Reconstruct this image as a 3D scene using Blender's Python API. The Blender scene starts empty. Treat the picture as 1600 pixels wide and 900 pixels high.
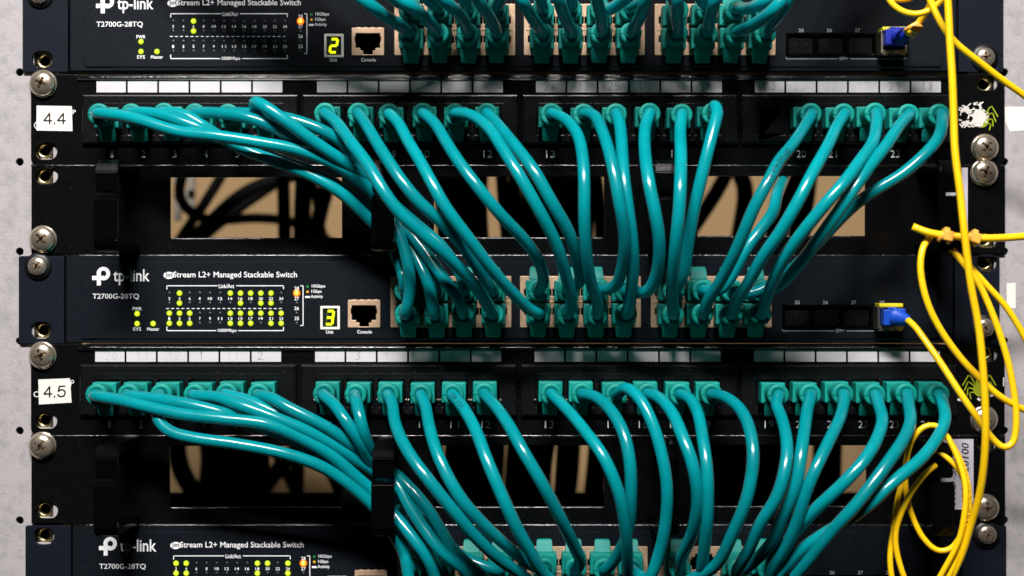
import bpy, bmesh, math, random
from mathutils import Vector, Matrix
random.seed(7)
SC = bpy.context.scene
COL = SC.collection
K = 0.3164e-3          # metres per photo pixel on the front plane of the rack
D = 0.75               # camera distance to that plane

# ------------------------------------------------------------------ camera
cam = bpy.data.cameras.new('camera'); camo = bpy.data.objects.new('camera', cam); COL.objects.link(camo)
camo.location = (0, -D, 0); camo.rotation_euler = (math.radians(90), 0, 0)
cam.sensor_width = 36.0; cam.lens = 36.0 * D / (1600 * K)
cam.clip_start = 0.02; cam.clip_end = 20
cam.dof.use_dof = True; cam.dof.focus_distance = D - 0.018; cam.dof.aperture_fstop = 5.0
SC.camera = camo
# ------------------------------------------------------------------ world and ceiling lamp (indoor room), plus an added rear fill
w = bpy.data.worlds.new('World'); SC.world = w; w.use_nodes = True
nt = w.node_tree; bg = nt.nodes['Background']
tc = nt.nodes.new('ShaderNodeTexCoord'); sp = nt.nodes.new('ShaderNodeSeparateXYZ'); rp = nt.nodes.new('ShaderNodeValToRGB')
nt.links.new(tc.outputs['Generated'], sp.inputs[0])
mr = nt.nodes.new('ShaderNodeMapRange'); mr.inputs[1].default_value = -1; mr.inputs[2].default_value = 1
nt.links.new(sp.outputs['Z'], mr.inputs[0]); nt.links.new(mr.outputs[0], rp.inputs[0])
rp.color_ramp.elements[0].position = 0.15; rp.color_ramp.elements[0].color = (0.006, 0.010, 0.012, 1)
rp.color_ramp.elements[1].position = 0.95; rp.color_ramp.elements[1].color = (0.13, 0.135, 0.14, 1)
nt.links.new(rp.outputs[0], bg.inputs[0]); bg.inputs[1].default_value = 0.10

def area(name, loc, target, sx, sy, power, col):
    l = bpy.data.lights.new(name, 'AREA'); l.shape = 'RECTANGLE'; l.size = sx; l.size_y = sy; l.energy = power; l.color = col
    o = bpy.data.objects.new(name, l); COL.objects.link(o); o.location = loc
    o.rotation_euler = (Vector(target) - Vector(loc)).to_track_quat('-Z', 'Y').to_euler()
    return o
area('ceiling_lamp', (-0.14, -1.17, 1.14), (0, 0, 0), 0.66, 0.13, 61, (1.0, 0.955, 0.94))
area('added_rear_fill', (0.0, 0.34, 0.55), (0, 0.56, 0.42), 0.6, 0.12, 0.16, (1.0, 0.90, 0.78))  # fill added behind the units to brighten the wall, no visible source
SC.view_settings.view_transform = 'Standard'; SC.view_settings.look = 'None'
SC.view_settings.exposure = 0.0; SC.view_settings.gamma = 1.0

# ------------------------------------------------------------------ materials
def mat(name, col, rough=0.5, metal=0.0, spec=0.5, bump=None, var=None, emit=None, coat=0.0, dust=0.0, each=0.0):
    m = bpy.data.materials.new(name); m.use_nodes = True; n = m.node_tree; b = n.nodes['Principled BSDF']
    b.inputs['Base Color'].default_value = (*col, 1); b.inputs['Roughness'].default_value = rough
    b.inputs['Metallic'].default_value = metal; b.inputs['Specular IOR Level'].default_value = spec
    b.inputs['Coat Weight'].default_value = coat
    if emit: b.inputs['Emission Color'].default_value = (*emit[0], 1); b.inputs['Emission Strength'].default_value = emit[1]
    tx = n.nodes.new('ShaderNodeTexCoord')
    if bump:      # (scale, strength, distance)
        nz = n.nodes.new('ShaderNodeTexNoise'); nz.inputs['Scale'].default_value = bump[0]; nz.inputs['Detail'].default_value = 4
        bp = n.nodes.new('ShaderNodeBump'); bp.inputs['Strength'].default_value = bump[1]; bp.inputs['Distance'].default_value = bump[2]
        n.links.new(tx.outputs['Object'], nz.inputs['Vector']); n.links.new(nz.outputs['Fac'], bp.inputs['Height']); n.links.new(bp.outputs[0], b.inputs['Normal'])
    if var:       # (scale, second colour, low, high [, roughness spread])
        nz = n.nodes.new('ShaderNodeTexNoise'); nz.inputs['Scale'].default_value = var[0]; nz.inputs['Detail'].default_value = 6; nz.inputs['Roughness'].default_value = 0.65
        cr = n.nodes.new('ShaderNodeValToRGB'); cr.color_ramp.elements[0].position = var[2]; cr.color_ramp.elements[1].position = var[3]
        cr.color_ramp.elements[0].color = (*var[1], 1); cr.color_ramp.elements[1].color = (*col, 1)
        n.links.new(tx.outputs['Object'], nz.inputs['Vector']); n.links.new(nz.outputs['Fac'], cr.inputs[0]); n.links.new(cr.outputs[0], b.inputs['Base Color'])
        if len(var) > 4:
            m2 = n.nodes.new('ShaderNodeMapRange'); m2.inputs[3].default_value = rough - var[4]; m2.inputs[4].default_value = rough + var[4]
            n.links.new(nz.outputs['Fac'], m2.inputs[0]); n.links.new(m2.outputs[0], b.inputs['Roughness'])
    def tail(): return b.inputs['Base Color'].links[0].from_socket if b.inputs['Base Color'].links else None
    if each and tail():      # no two pieces are quite the same shade
        oi = n.nodes.new('ShaderNodeObjectInfo'); hs = n.nodes.new('ShaderNodeHueSaturation'); m3 = n.nodes.new('ShaderNodeMapRange')
        m3.inputs[3].default_value = 1 - each; m3.inputs[4].default_value = 1 + each
        n.links.new(oi.outputs['Random'], m3.inputs[0]); n.links.new(m3.outputs[0], hs.inputs['Value']); n.links.new(tail(), hs.inputs['Color']); n.links.new(hs.outputs[0], b.inputs['Base Color'])
    if dust and tail():      # specks of dust
        nz = n.nodes.new('ShaderNodeTexNoise'); nz.inputs['Scale'].default_value = 1100; nz.inputs['Detail'].default_value = 2
        cr = n.nodes.new('ShaderNodeValToRGB'); cr.color_ramp.elements[0].position = 0.70; cr.color_ramp.elements[1].position = 0.80
        cr.color_ramp.elements[0].color = (0, 0, 0, 1); cr.color_ramp.elements[1].color = (dust, dust, dust, 1)
        mx = n.nodes.new('ShaderNodeMix'); mx.data_type = 'RGBA'; mx.blend_type = 'ADD'; mx.inputs[0].default_value = 1
        n.links.new(tx.outputs['Object'], nz.inputs['Vector']); n.links.new(nz.outputs['Fac'], cr.inputs[0])
        n.links.new(tail(), mx.inputs[6]); n.links.new(cr.outputs[0], mx.inputs[7]); n.links.new(mx.outputs[2], b.inputs['Base Color'])
    return m
M = dict(
    rail=mat('galvanised_paint', (0.37, 0.35, 0.352), 0.65, 0, 0.3, (900, 0.5, 0.0004), (190, (0.27, 0.265, 0.27), 0.28, 0.54)),
    panel=mat('black_gloss_paint', (0.0020, 0.0023, 0.0026), 0.2, 0, 0.3, (1400, 0.12, 0.0002), (220, (0.0035, 0.0038, 0.0042), 0.3, 0.7, 0.05), dust=0.10),
    module=mat('black_plastic', (0.0028, 0.0032, 0.0040), 0.27, 0, 0.3, (1600, 0.15, 0.0002), (160, (0.005, 0.0056, 0.0064), 0.3, 0.75, 0.06), dust=0.12),
    ring=mat('black_ring_plastic', (0.0010, 0.0012, 0.0013), 0.2, 0, 0.2, (500, 0.1, 0.0002)),
    fascia=mat('blue_black_powder_coat', (0.0052, 0.0074, 0.0104), 0.5, 0, 0.09, (2600, 0.7, 0.0002), (300, (0.0036, 0.0058, 0.0095), 0.3, 0.7), dust=0.05),
    ear=mat('ear_powder_coat', (0.0056, 0.0080, 0.0135), 0.5, 0, 0.1, (2600, 0.5, 0.0002)),
    chassis=mat('black_chassis', (0.0015, 0.0015, 0.0015), 0.9, 0, 0.0),
    edge=mat('worn_gloss_edge', (0.006, 0.006, 0.007), 0.16, 0, 0.9, (900, 0.5, 0.0004), (400, (0.003, 0.003, 0.003), 0.4, 0.6, 0.12)),
    dark=mat('black_void', (0.0015, 0.0015, 0.002), 0.8, 0, 0.1),
    gold=mat('nickel_port_shell', (0.82, 0.58, 0.39), 0.42, 0.6, 0.5, (700, 0.15, 0.0002), (140, (0.66, 0.42, 0.26), 0.3, 0.6)),
    pin=mat('gold_pin', (0.6, 0.4, 0.12), 0.35, 1),
    screw=mat('nickel_screw', (0.86, 0.74, 0.59), 0.23, 0.88, 0.5, (600, 0.1, 0.0002), (260, (0.62, 0.54, 0.42), 0.3, 0.6, 0.06)),
    nut=mat('zinc_nut', (0.62, 0.55, 0.38), 0.3, 1.0, 0.5, None, (300, (0.4, 0.32, 0.1), 0.35, 0.6)),
    washer=mat('black_washer', (0.004, 0.004, 0.004), 0.45),
    white=mat('white_print', (0.82, 0.83, 0.84), 0.6, 0, 0.2),
    dimprint=mat('grey_print', (0.30, 0.32, 0.34), 0.6, 0, 0.2),
    tealprint=mat('pale_port_print', (0.80, 0.86, 0.86), 0.6, 0, 0.2),
    paper=mat('label_paper', (0.58, 0.56, 0.57), 0.55, 0, 0.3, None, (40, (0.50, 0.485, 0.50), 0.3, 0.7)),
    sticker=mat('sticker_paper', (0.74, 0.705, 0.645), 0.5, 0, 0.3),
    lilac=mat('asset_sticker', (0.56, 0.53, 0.60), 0.4, 0, 0.3),
    ink=mat('black_ink', (0.008, 0.008, 0.010), 0.6, 0, 0.2),
    pencil=mat('pencil_line', (0.20, 0.20, 0.22), 0.7, 0, 0.2),
    faint=mat('faint_pencil_line', (0.42, 0.41, 0.43), 0.7, 0, 0.2),
    plug=mat('teal_plug_plastic', (0.0015, 0.25, 0.21), 0.5, 0, 0.25, (800, 0.12, 0.0002), (200, (0.0015, 0.20, 0.165), 0.3, 0.7), each=0.12),
    cable=mat('teal_cable_jacket', (0.001, 0.245, 0.272), 0.20, 0, 0.5, (380, 0.10, 0.0003), (90, (0.001, 0.21, 0.235), 0.35, 0.65, 0.03), each=0.13, dust=0.06),
    yellow=mat('yellow_fibre_jacket', (0.95, 0.61, 0.006), 0.36, 0, 0.45, (500, 0.12, 0.0002), (80, (0.90, 0.53, 0.005), 0.3, 0.65), each=0.06),
    tie=mat('orange_yellow_tie', (0.85, 0.42, 0.06), 0.35, 0, 0.5),
    latch=mat('yellow_latch', (0.72, 0.60, 0.01), 0.4),
    blue=mat('blue_connector', (0.006, 0.06, 0.42), 0.4, 0, 0.4),
    deepblue=mat('deep_blue_connector', (0.008, 0.02, 0.30), 0.4, 0, 0.4),
    sfp=mat('sfp_metal', (0.72, 0.66, 0.52), 0.3, 1.0, 0.5, None, (200, (0.5, 0.42, 0.28), 0.35, 0.6)),
    wall=mat('tan_wall', (0.33, 0.22, 0.108), 0.8, 0, 0.2, (60, 0.2, 0.002), (6, (0.27, 0.178, 0.085), 0.3, 0.7)),
    black=mat('black_rubber', (0.0025, 0.0025, 0.0025), 0.8, 0, 0.08),
    grey=mat('grey_bracket', (0.25, 0.23, 0.2), 0.5),
    led=mat('led_lit', (0.06, 0.1, 0.005), 0.3, 0, 0.4, emit=((0.55, 0.85, 0.0), 1.0)),
    ledcore=mat('led_core', (0.1, 0.1, 0.02), 0.3, 0, 0.4, emit=((1.0, 1.0, 0.06), 1.15)),
    amber=mat('led_amber', (0.4, 0.1, 0.0), 0.3, 0, 0.5, emit=((1.0, 0.17, 0.0), 1.5)),
    ambercore=mat('led_amber_core', (0.4, 0.3, 0.1), 0.3, 0, 0.5, emit=((1.0, 0.50, 0.06), 2.0)),
    off=mat('led_off', (0.02, 0.026, 0.024), 0.35, 0, 0.5),
    seg=mat('lit_segment', (0.3, 0.4, 0.02), 0.3, 0, 0.5, emit=((0.80, 0.90, 0.0), 1.1)),
    segoff=mat('dark_segment', (0.03, 0.06, 0.01), 0.4),
    glass=mat('display_face', (0.006, 0.012, 0.004), 0.3),
    spider=mat('spider_print', (0.28, 0.34, 0.008), 0.5, 0, 0.3),
    greendot=mat('green_dot', (0.0, 0.18, 0.03), 0.5), amberdot=mat('amber_dot', (0.6, 0.32, 0.0), 0.5),
)

# ------------------------------------------------------------------ geometry helpers
def Wp(px, py, h=0.0):
    return Vector(((px - 800) * K, -h / 1000, (450 - py) * K))
def P(px, py, h=0.0):                 # a real point at depth h (mm in front of the panels) seen at this place of the photo
    s = (D - h / 1000) / D
    return Vector(((px - 800) * K * s, -h / 1000, (450 - py) * K * s))
ROT = Matrix(((1, 0, 0, 0), (0, 0, -1, 0), (0, 1, 0, 0), (0, 0, 0, 1)))     # drawing plane (x,y,z) -> world (x,-z,y)
def rrect(x0, y0, x1, y1, r=3, n=4):
    out = []
    for cx, cy, a in ((x1 - r, y1 - r, 0), (x0 + r, y1 - r, 90), (x0 + r, y0 + r, 180), (x1 - r, y0 + r, 270)):
        for i in range(n + 1):
            t = math.radians(a + 90 * i / n); out.append((cx + r * math.cos(t), cy + r * math.sin(t)))
    return out
def circ(cx, cy, r, n=20, ry=None):
    return [(cx + r * math.cos(2 * math.pi * i / n), cy + (ry or r) * math.sin(2 * math.pi * i / n)) for i in range(n)]

class MB:
    """collects shapes into one mesh object"""
    def __init__(s): s.bm = bmesh.new()
    def _mark(s): s.n0 = len(s.bm.faces)
    def _done(s, mi, smooth):
        s.bm.faces.ensure_lookup_table()
        for f in s.bm.faces[s.n0:]: f.material_index = mi; f.smooth = smooth
    def box(s, lo, hi, mi=0, bev=0.0, mtx=None):
        s._mark(); r = bmesh.ops.create_cube(s.bm, size=1.0); vs = r['verts']
        lo, hi = Vector(lo), Vector(hi); c = (lo + hi) / 2; d = hi - lo
        for v in vs: v.co = Vector((v.co.x * d.x, v.co.y * d.y, v.co.z * d.z)) + c
        if bev:
            es = list({e for v in vs for e in v.link_edges})
            r2 = bmesh.ops.bevel(s.bm, geom=es, offset=bev, segments=2, affect='EDGES', profile=0.6)
            vs = list({v for v in r2['verts']} | {v for v in vs if v.is_valid})
        if mtx is not None:
            for v in vs: v.co = mtx @ v.co
        s._done(mi, False); return s
    def pbox(s, x0, y0, x1, y1, h0, h1, mi=0, bev=0.0):       # box given in photo pixels on the rack plane, depth in mm
        a = Wp(x0, y1, h1); b = Wp(x1, y0, h0)
        return s.box((a.x, a.y, a.z), (b.x, b.y, b.z), mi, bev)
    def mesh(s, me, mtx=None, mi=0, smooth=False):
        s._mark(); n = len(s.bm.verts); s.bm.from_mesh(me)
        s.bm.verts.ensure_lookup_table()
        if mtx is not None:
            for v in s.bm.verts[n:]: v.co = mtx @ v.co
        s._done(mi, smooth); bpy.data.meshes.remove(me); return s
    def plate(s, outer, holes, h0, h1, bev=0.0, mi=0):         # a sheet with real holes, outline in photo pixels
        cu = bpy.data.curves.new('c', 'CURVE'); cu.dimensions = '2D'; cu.fill_mode = 'BOTH'
        for lp in [outer] + list(holes):
            q = cu.splines.new('POLY'); q.points.add(len(lp) - 1); q.use_cyclic_u = True
            for i, (x, y) in enumerate(lp): q.points[i].co = ((x - 800) * K, (450 - y) * K, 0, 1)
        th = (h1 - h0) / 1000; b = bev / 1000
        cu.extrude = max(th / 2 - b, 0.00001); cu.bevel_depth = b; cu.bevel_resolution = 2; cu.offset = -b
        o = bpy.data.objects.new('c', cu); me = bpy.data.meshes.new_from_object(o)
        bpy.data.objects.remove(o); bpy.data.curves.remove(cu)
        return s.mesh(me, Matrix.Translation((0, -(h0 + h1) / 2000, 0)) @ ROT, mi)
    def text(s, body, x0, x1, yc, hh, h, mi=0, bold=0.0, shear=0.0, rot=0.0, th=0.05):
        """lettering fitted to a box: x0..x1 wide, hh high, centred on yc (photo pixels)"""
        cu = bpy.data.curves.new('t', 'FONT'); cu.body = body; cu.size = 1; cu.extrude = 0.01; cu.offset = bold; cu.shear = shear; cu.resolution_u = 3
        o = bpy.data.objects.new('t', cu); me = bpy.data.meshes.new_from_object(o); bpy.data.objects.remove(o); bpy.data.curves.remove(cu)
        xs = [v.co.x for v in me.vertices]; ys = [v.co.y for v in me.vertices]
        bx, by = min(xs), min(ys); fx = (x1 - x0) * K / (max(xs) - bx); fy = hh * K / (max(ys) - by)
        cx, cy = (max(xs) + bx) / 2, (max(ys) + by) / 2
        c = Wp((x0 + x1) / 2, yc, h)
        for v in me.vertices:
            p = Vector(((v.co.x - cx) * fx, (v.co.y - cy) * fy, 0))
            if rot: p.rotate(Matrix.Rotation(rot, 3, 'Z'))
            v.co = Vector((c.x + p.x, c.y - (v.co.z / 0.01) * th / 1000 * 0.5, c.z + p.y))
        return s.mesh(me, None, mi)
    def stroke(s, pts, wd, h, mi=0, th=0.06):                  # a flat drawn line of width wd px along pixel points
        for (xa, ya), (xb, yb) in zip(pts, pts[1:]):
            dx, dy = xb - xa, yb - ya; L = math.hypot(dx, dy) or 1; nx, ny = -dy / L * wd / 2, dx / L * wd / 2
            ex, ey = dx / L * wd * 0.25, dy / L * wd * 0.25
            q = [(xa + nx - ex, ya + ny - ey), (xb + nx + ex, yb + ny + ey), (xb - nx + ex, yb - ny + ey), (xa - nx - ex, ya - ny - ey)]
            s._mark(); f = [s.bm.verts.new(Wp(x, y, h)) for x, y in q]; b = [s.bm.verts.new(Wp(x, y, h - th)) for x, y in q]
            s.bm.faces.new(f)
            for i in range(4): s.bm.faces.new((f[i], f[(i + 1) % 4], b[(i + 1) % 4], b[i]))
            s._done(mi, False)
        return s
    def tube(s, pts, rad, seg=14, mi=0, cap=True):
        s._mark(); pts = [Vector(p) for p in pts]; n = len(pts)
        t0 = (pts[1] - pts[0]).normalized(); up = Vector((0, 0, 1)) if abs(t0.z) < 0.9 else Vector((1, 0, 0))
        nrm = t0.cross(up).normalized(); rings = []
        for i, p in enumerate(pts):
            t = (pts[min(i + 1, n - 1)] - pts[max(i - 1, 0)]).normalized()
            nrm = (nrm - t * nrm.dot(t)).normalized(); bn = t.cross(nrm)
            r = rad(i / (n - 1)) if callable(rad) else rad
            rings.append([s.bm.verts.new(p + (nrm * math.cos(2 * math.pi * j / seg) + bn * math.sin(2 * math.pi * j / seg)) * r) for j in range(seg)])
        for a, b in zip(rings, rings[1:]):
            for j in range(seg): s.bm.faces.new((a[j], a[(j + 1) % seg], b[(j + 1) % seg], b[j]))
        if cap: s.bm.faces.new(rings[0][::-1]); s.bm.faces.new(rings[-1])
        s._done(mi, True)
        return s
    def lathe(s, prof, c=(0, 0, 0), seg=24, mi=0, smooth=True):   # profile [(radius, height)] in metres about an axis that points at the camera
        s._mark(); c = Vector(c); rings = []
        for r, h in prof:
            rings.append([s.bm.verts.new(c + Vector((r * math.cos(2 * math.pi * j / seg), -h, r * math.sin(2 * math.pi * j / seg)))) for j in range(seg)])
        for a, b in zip(rings, rings[1:]):
            for j in range(seg): s.bm.faces.new((a[j], a[(j + 1) % seg], b[(j + 1) % seg], b[j]))
        if prof[0][0] > 1e-6: s.bm.faces.new(rings[0])
        if prof[-1][0] > 1e-6: s.bm.faces.new(rings[-1][::-1])
        s._done(mi, smooth); return s
    def prism(s, prof, x0, x1, mi=0, bev=0.0):                 # side outline [(h mm, z m)] swept from x0 to x1 (metres)
        s._mark(); a = [s.bm.verts.new((x0, -h / 1000, z)) for h, z in prof]; b = [s.bm.verts.new((x1, -h / 1000, z)) for h, z in prof]
        n = len(prof); fs = [s.bm.faces.new(a), s.bm.faces.new(b[::-1])]
        for i in range(n): fs.append(s.bm.faces.new((a[i], b[i], b[(i + 1) % n], a[(i + 1) % n])))
        bmesh.ops.recalc_face_normals(s.bm, faces=fs)
        if bev:
            es = list({e for f in fs for e in f.edges}); bmesh.ops.bevel(s.bm, geom=es, offset=bev, segments=2, affect='EDGES')
        s._done(mi, False); return s
    def data(s, name, mats):
        bmesh.ops.recalc_face_normals(s.bm, faces=s.bm.faces[:])
        me = bpy.data.meshes.new(name); s.bm.to_mesh(me); s.bm.free()
        for m in (mats if isinstance(mats, (list, tuple)) else [mats]): me.materials.append(m)
        return me
    def build(s, name, mats, parent=None):
        return link(name, s.data(name, mats), parent)

def link(name, me, parent=None, loc=None):
    """a mesh object; meshes made in world coordinates stay where they are under their thing"""
    o = bpy.data.objects.new(name, me); COL.objects.link(o)
    if parent:
        o.parent = parent
        if loc is None and parent.type == 'EMPTY': o.matrix_parent_inverse = Matrix.Translation(-parent.location)
    if loc is not None: o.location = loc
    return o
def thing(name, label, cat, loc=(0, 0, 0), group=None):
    o = bpy.data.objects.new(name, None); o.empty_display_size = 0.005; COL.objects.link(o); o.location = loc
    return tag(o, label, cat, group)
def tag(o, label, cat, group=None):
    o['label'] = label; o['category'] = cat
    if group: o['group'] = group
    return o
def smooth_path(pts, step=0.0022):
    """centripetal Catmull-Rom through 3D points"""
    p = [Vector(q) for q in pts]; p = [p[0] * 2 - p[1]] + p + [p[-1] * 2 - p[-2]]; out = []
    for i in range(1, len(p) - 2):
        a, b, c, d = p[i - 1:i + 3]
        t0 = 0; t1 = t0 + max((b - a).length, 1e-6) ** .5; t2 = t1 + max((c - b).length, 1e-6) ** .5; t3 = t2 + max((d - c).length, 1e-6) ** .5
        n = max(2, int((c - b).length / step))
        for j in range(n):
            t = t1 + (t2 - t1) * j / n
            A1 = a * ((t1 - t) / (t1 - t0)) + b * ((t - t0) / (t1 - t0)); A2 = b * ((t2 - t) / (t2 - t1)) + c * ((t - t1) / (t2 - t1)); A3 = c * ((t3 - t) / (t3 - t2)) + d * ((t - t2) / (t3 - t2))
            B1 = A1 * ((t2 - t) / (t2 - t0)) + A2 * ((t - t0) / (t2 - t0)); B2 = A2 * ((t3 - t) / (t3 - t1)) + A3 * ((t - t1) / (t3 - t1))
            out.append(B1 * ((t2 - t) / (t2 - t1)) + B2 * ((t - t1) / (t2 - t1)))
    out.append(p[-2])
    for _ in range(2):
        out = [out[0]] + [(out[i - 1] + out[i] * 2 + out[i + 1]) / 4 for i in range(1, len(out) - 1)] + [out[-1]]
    return out
def depths(pts, h0, peak, h1, tp=0.45):
    """fill in depth (mm) for points given only in the picture: the cable leaves straight out, bulges to `peak`, and turns back in"""
    q = [tuple(p) for p in pts]; L = [0]
    for a, b in zip(q, q[1:]): L.append(L[-1] + math.hypot(b[0] - a[0], b[1] - a[1]))
    tot = L[-1] or 1; known = [(L[i], p[2]) for i, p in enumerate(q) if len(p) > 2]; out = []
    for i, p in enumerate(q):
        if len(p) > 2: out.append(p); continue
        t = L[i] / tot
        if known:
            ks = [(0, h0)] + known + [(tot, h1)]
            for (la, ha), (lb, hb) in zip(ks, ks[1:]):
                if la <= L[i] <= lb: h = ha + (hb - ha) * (L[i] - la) / max(lb - la, 1e-6); break
        elif t < tp: h = h0 + (peak - h0) * (1 - (1 - t / tp) ** 2)
        else: h = h1 + (peak - h1) * (1 - ((t - tp) / (1 - tp)) ** 1.9)
        out.append((p[0], p[1], h))
    return out

# ------------------------------------------------------------------ the setting: rear wall, rails
wall = tag(MB().box((-1.2, 0.56, -0.9), (1.2, 0.58, 0.9)).build('rear_wall', M['wall']), 'tan wall seen through the cable manager windows', 'wall')
HOLES = [132 + 140.45 * u + o for u in range(-2, 7) for o in (0, 50.2, 100.4)]
def rail(x0, x1, xh, xr, inner, label):
    r = thing('rack_rail', label, 'rack rail', Wp((x0 + x1) / 2, 1250, -2), 'upright rack rails')
    m = MB(); m.plate([(x0, -420), (x1, -420), (x1, 1250), (x0, 1250)],
                      [rrect(xh - 15, y - 15, xh + 15, y + 15, 1.5) for y in HOLES] + [circ(xr, 112 - 140.45 * 2 + 140.45 * i, 6.2) for i in range(9)], -4.2, -2.1, 0.2)
    m.pbox(inner - 3, -420, inner + 3, 1250, -42, -4.3); m.pbox(x0 if inner > 800 - 1 and x0 > 800 else x0, -420, x0 + 6, 1250, -42, -4.3)
    m.build('rail_flange', M['rail'], r)
    b = MB(); b.pbox(min(x0, x1) + 8, -420, max(x0, x1) - 8, 1250, -44, -42.5); b.build('rail_back', M['dark'], r)
    return r
railL = rail(-160, 91, 66, 28.5, 88, 'pale grey mottled rack rail along the left edge, without white tape')
railR = rail(1515, 1770, 1541, 1571.5, 1518, 'pale grey rack rail along the right edge with white tape bits')
t = MB(); t.plate([(1572, 166), (1606, 166), (1607, 203), (1580, 205), (1577, 198), (1573, 190)], [], -2.1, -1.95); t.build('tape_piece', M['sticker'], railR)
t = MB(); t.plate([(1575, 443), (1589, 442), (1589, 482), (1575, 482)], [], -2.1, -1.95); t.build('tape_piece', M['sticker'], railR)

# ------------------------------------------------------------------ screws and cage nuts
def boolean_cut(me, cutter):
    a = bpy.data.objects.new('a', me); b = bpy.data.objects.new('b', cutter); COL.objects.link(a); COL.objects.link(b)
    md = a.modifiers.new('x', 'BOOLEAN'); md.object = b; md.operation = 'DIFFERENCE'; md.solver = 'EXACT'; md.use_self = True
    dg = bpy.context.evaluated_depsgraph_get(); out = bpy.data.meshes.new_from_object(a.evaluated_get(dg))
    bpy.data.objects.remove(a); bpy.data.objects.remove(b); return out
def head_mesh(r, ht, mats):
    pr = [(r * 0.97, 0), (r, ht * .22)] + [(r * math.cos(math.radians(a)), ht * (.22 + .78 * math.sin(math.radians(a)))) for a in (15, 30, 45, 58, 70, 80, 86)] + [(1e-7, ht)]
    me = MB().lathe(pr, seg=36).data('h', mats[0])
    c = MB()
    for a in (8, 98):
        R = Matrix.Rotation(math.radians(a), 4, 'Y')
        s = r * .50; d = r * .115
        c.box((-s, -ht * 1.3, -d), (s, -ht * .45, d), 0, 0, R)
    c.box((-r * .2, -ht * 1.3, -r * .2), (r * .2, -ht * .3, r * .2), 0, 0, Matrix.Rotation(math.radians(53), 4, 'Y'))
    cm = c.data('c', mats[0])
    # union the cross first so that the cut is clean
    me2 = boolean_cut(me, cm)
    for p in me2.polygons: p.use_smooth = False
    for p in me2.polygons:
        p.use_smooth = Vector(p.normal).y < -0.05 and p.area > 0 and (abs(p.normal.x) + abs(p.normal.z)) > 0.02 and p.center.y < -ht * .2 and (p.center.x ** 2 + p.center.z ** 2) > (r * .52) ** 2
    return me2
SCREWMESH = {}
for kind, r, ht in (('big', 6.35e-3, 3.9e-3), ('small', 4.7e-3, 2.4e-3)):
    SCREWMESH[kind] = (head_mesh(r, ht, [M['screw']]),
                       MB().lathe([(r * .55, 0), (r * (1.08 if kind == 'big' else 1.42), 0), (r * (1.08 if kind == 'big' else 1.42), .9e-3), (r * .9, 1.1e-3), (r * .55, 1.1e-3)], seg=32).data('w', M['screw'] if kind == 'big' else M['washer']))
def screw(px, py, kind, rot, label):
    base = Wp(px, py, 0.05); o = thing('rack_screw', label, 'screw', base, 'screws fixing the rack units')
    h = link('screw_head', SCREWMESH[kind][0], o, (0, -1.0e-3, 0)); h.rotation_euler = (0, math.radians(rot), 0)
    link('washer', SCREWMESH[kind][1], o, (0, 0, 0))
for px, py, kd, rot, lb in (
    (68, 131, 'big', 15, 'domed cross head screw above the 4.4 label on the left ear'),
    (68, 374, 'big', 40, 'domed cross head screw at lower left of the upper cable manager'),
    (60, 416, 'small', 25, 'flat cross head screw with black washer, left ear of the middle switch'),
    (67, 555, 'big', 60, 'domed cross head screw above the 4.5 label on the left ear'),
    (67, 696, 'big', 20, 'bright cross head screw at upper left of the lower cable manager'),
    (63, -8, 'small', 10, 'half hidden screw with black washer at the top left corner'),
    (1538, 90, 'small', 70, 'cross head screw in the top switch right ear, beside crossing yellow cables'),
    (1538, 231, 'big', 35, 'domed cross head screw below the torn white spider mark'),
    (1537, 270, 'big', 10, 'domed cross head screw at upper right of the upper cable manager'),
    (1537, 512, 'small', 50, 'cross head screw in the middle switch right ear, partly behind yellow cable'),
    (1537, 655, 'big', 25, 'domed cross head screw under the green spider, crossed by yellow cables'),
    (1539, 793, 'big', 80, 'domed cross head screw at lower right of the lower cable manager'),
    (1541, 835, 'small', 30, 'brassy cross head screw in the bottom switch right ear')):
    screw(px, py, kd, rot, lb)
NUT = MB(); NUT.lathe([(2.6e-3, 0), (4.4e-3, 0), (4.4e-3, 1.6e-3), (4.0e-3, 2.0e-3), (2.9e-3, 2.0e-3), (2.6e-3, 1.6e-3), (2.6e-3, 0)], seg=28)
NUT = NUT.data('nut', M['nut'])
NUTC = MB().plate(rrect(800 - 14.6, 450 - 14.6, 800 + 14.6, 450 + 14.6, 2), [circ(800, 450, 9.5)], 0, 1.0).data('cage', M['sfp'])
NUTB = MB().lathe([(1e-7, 0), (4.3e-3, 0), (4.3e-3, .3e-3), (1e-7, .3e-3)]).data('bore', M['dark'])
def nut(px, py, label):
    o = thing('cage_nut', label, 'cage nut', Wp(px, py, -6.0), 'cage nuts seen through ear slots')
    link('nut_collar', NUT, o, (0, 0, 0)); link('spring_cage', NUTC, o, (0, 1.2e-3, 0)); link('thread_bore', NUTB, o, (0, 0.8e-3, 0))
for px, py, lb in ((66, 93, 'open cage nut in the slot of the top switch left ear'), (66, 234, 'open cage nut in the slot below the 4.4 label'),
    (66, 274, 'open cage nut in the upper left slot of the upper cable manager'), (64, 516, 'open cage nut in the slot of the middle switch left ear'),
    (66, 657, 'open cage nut in the slot below the 4.5 label'), (66, 797, 'open cage nut in the lower left slot of the lower cable manager'),
    (66, 837, 'open cage nut in the slot of the bottom switch left ear'), (1541, 130, 'brassy cage nut in the slot above the torn spider mark'),
    (1541, 373, 'cage nut in the upper manager slot behind the yellow tied cable'), (1541, 410, 'cage nut in the slot of the middle switch right ear'),
    (1541, 551, 'cage nut in the slot above the green spider'), (1541, 692, 'cage nut in the lower manager slot behind the hanging yellow loop')):
    nut(px, py, lb)

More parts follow.
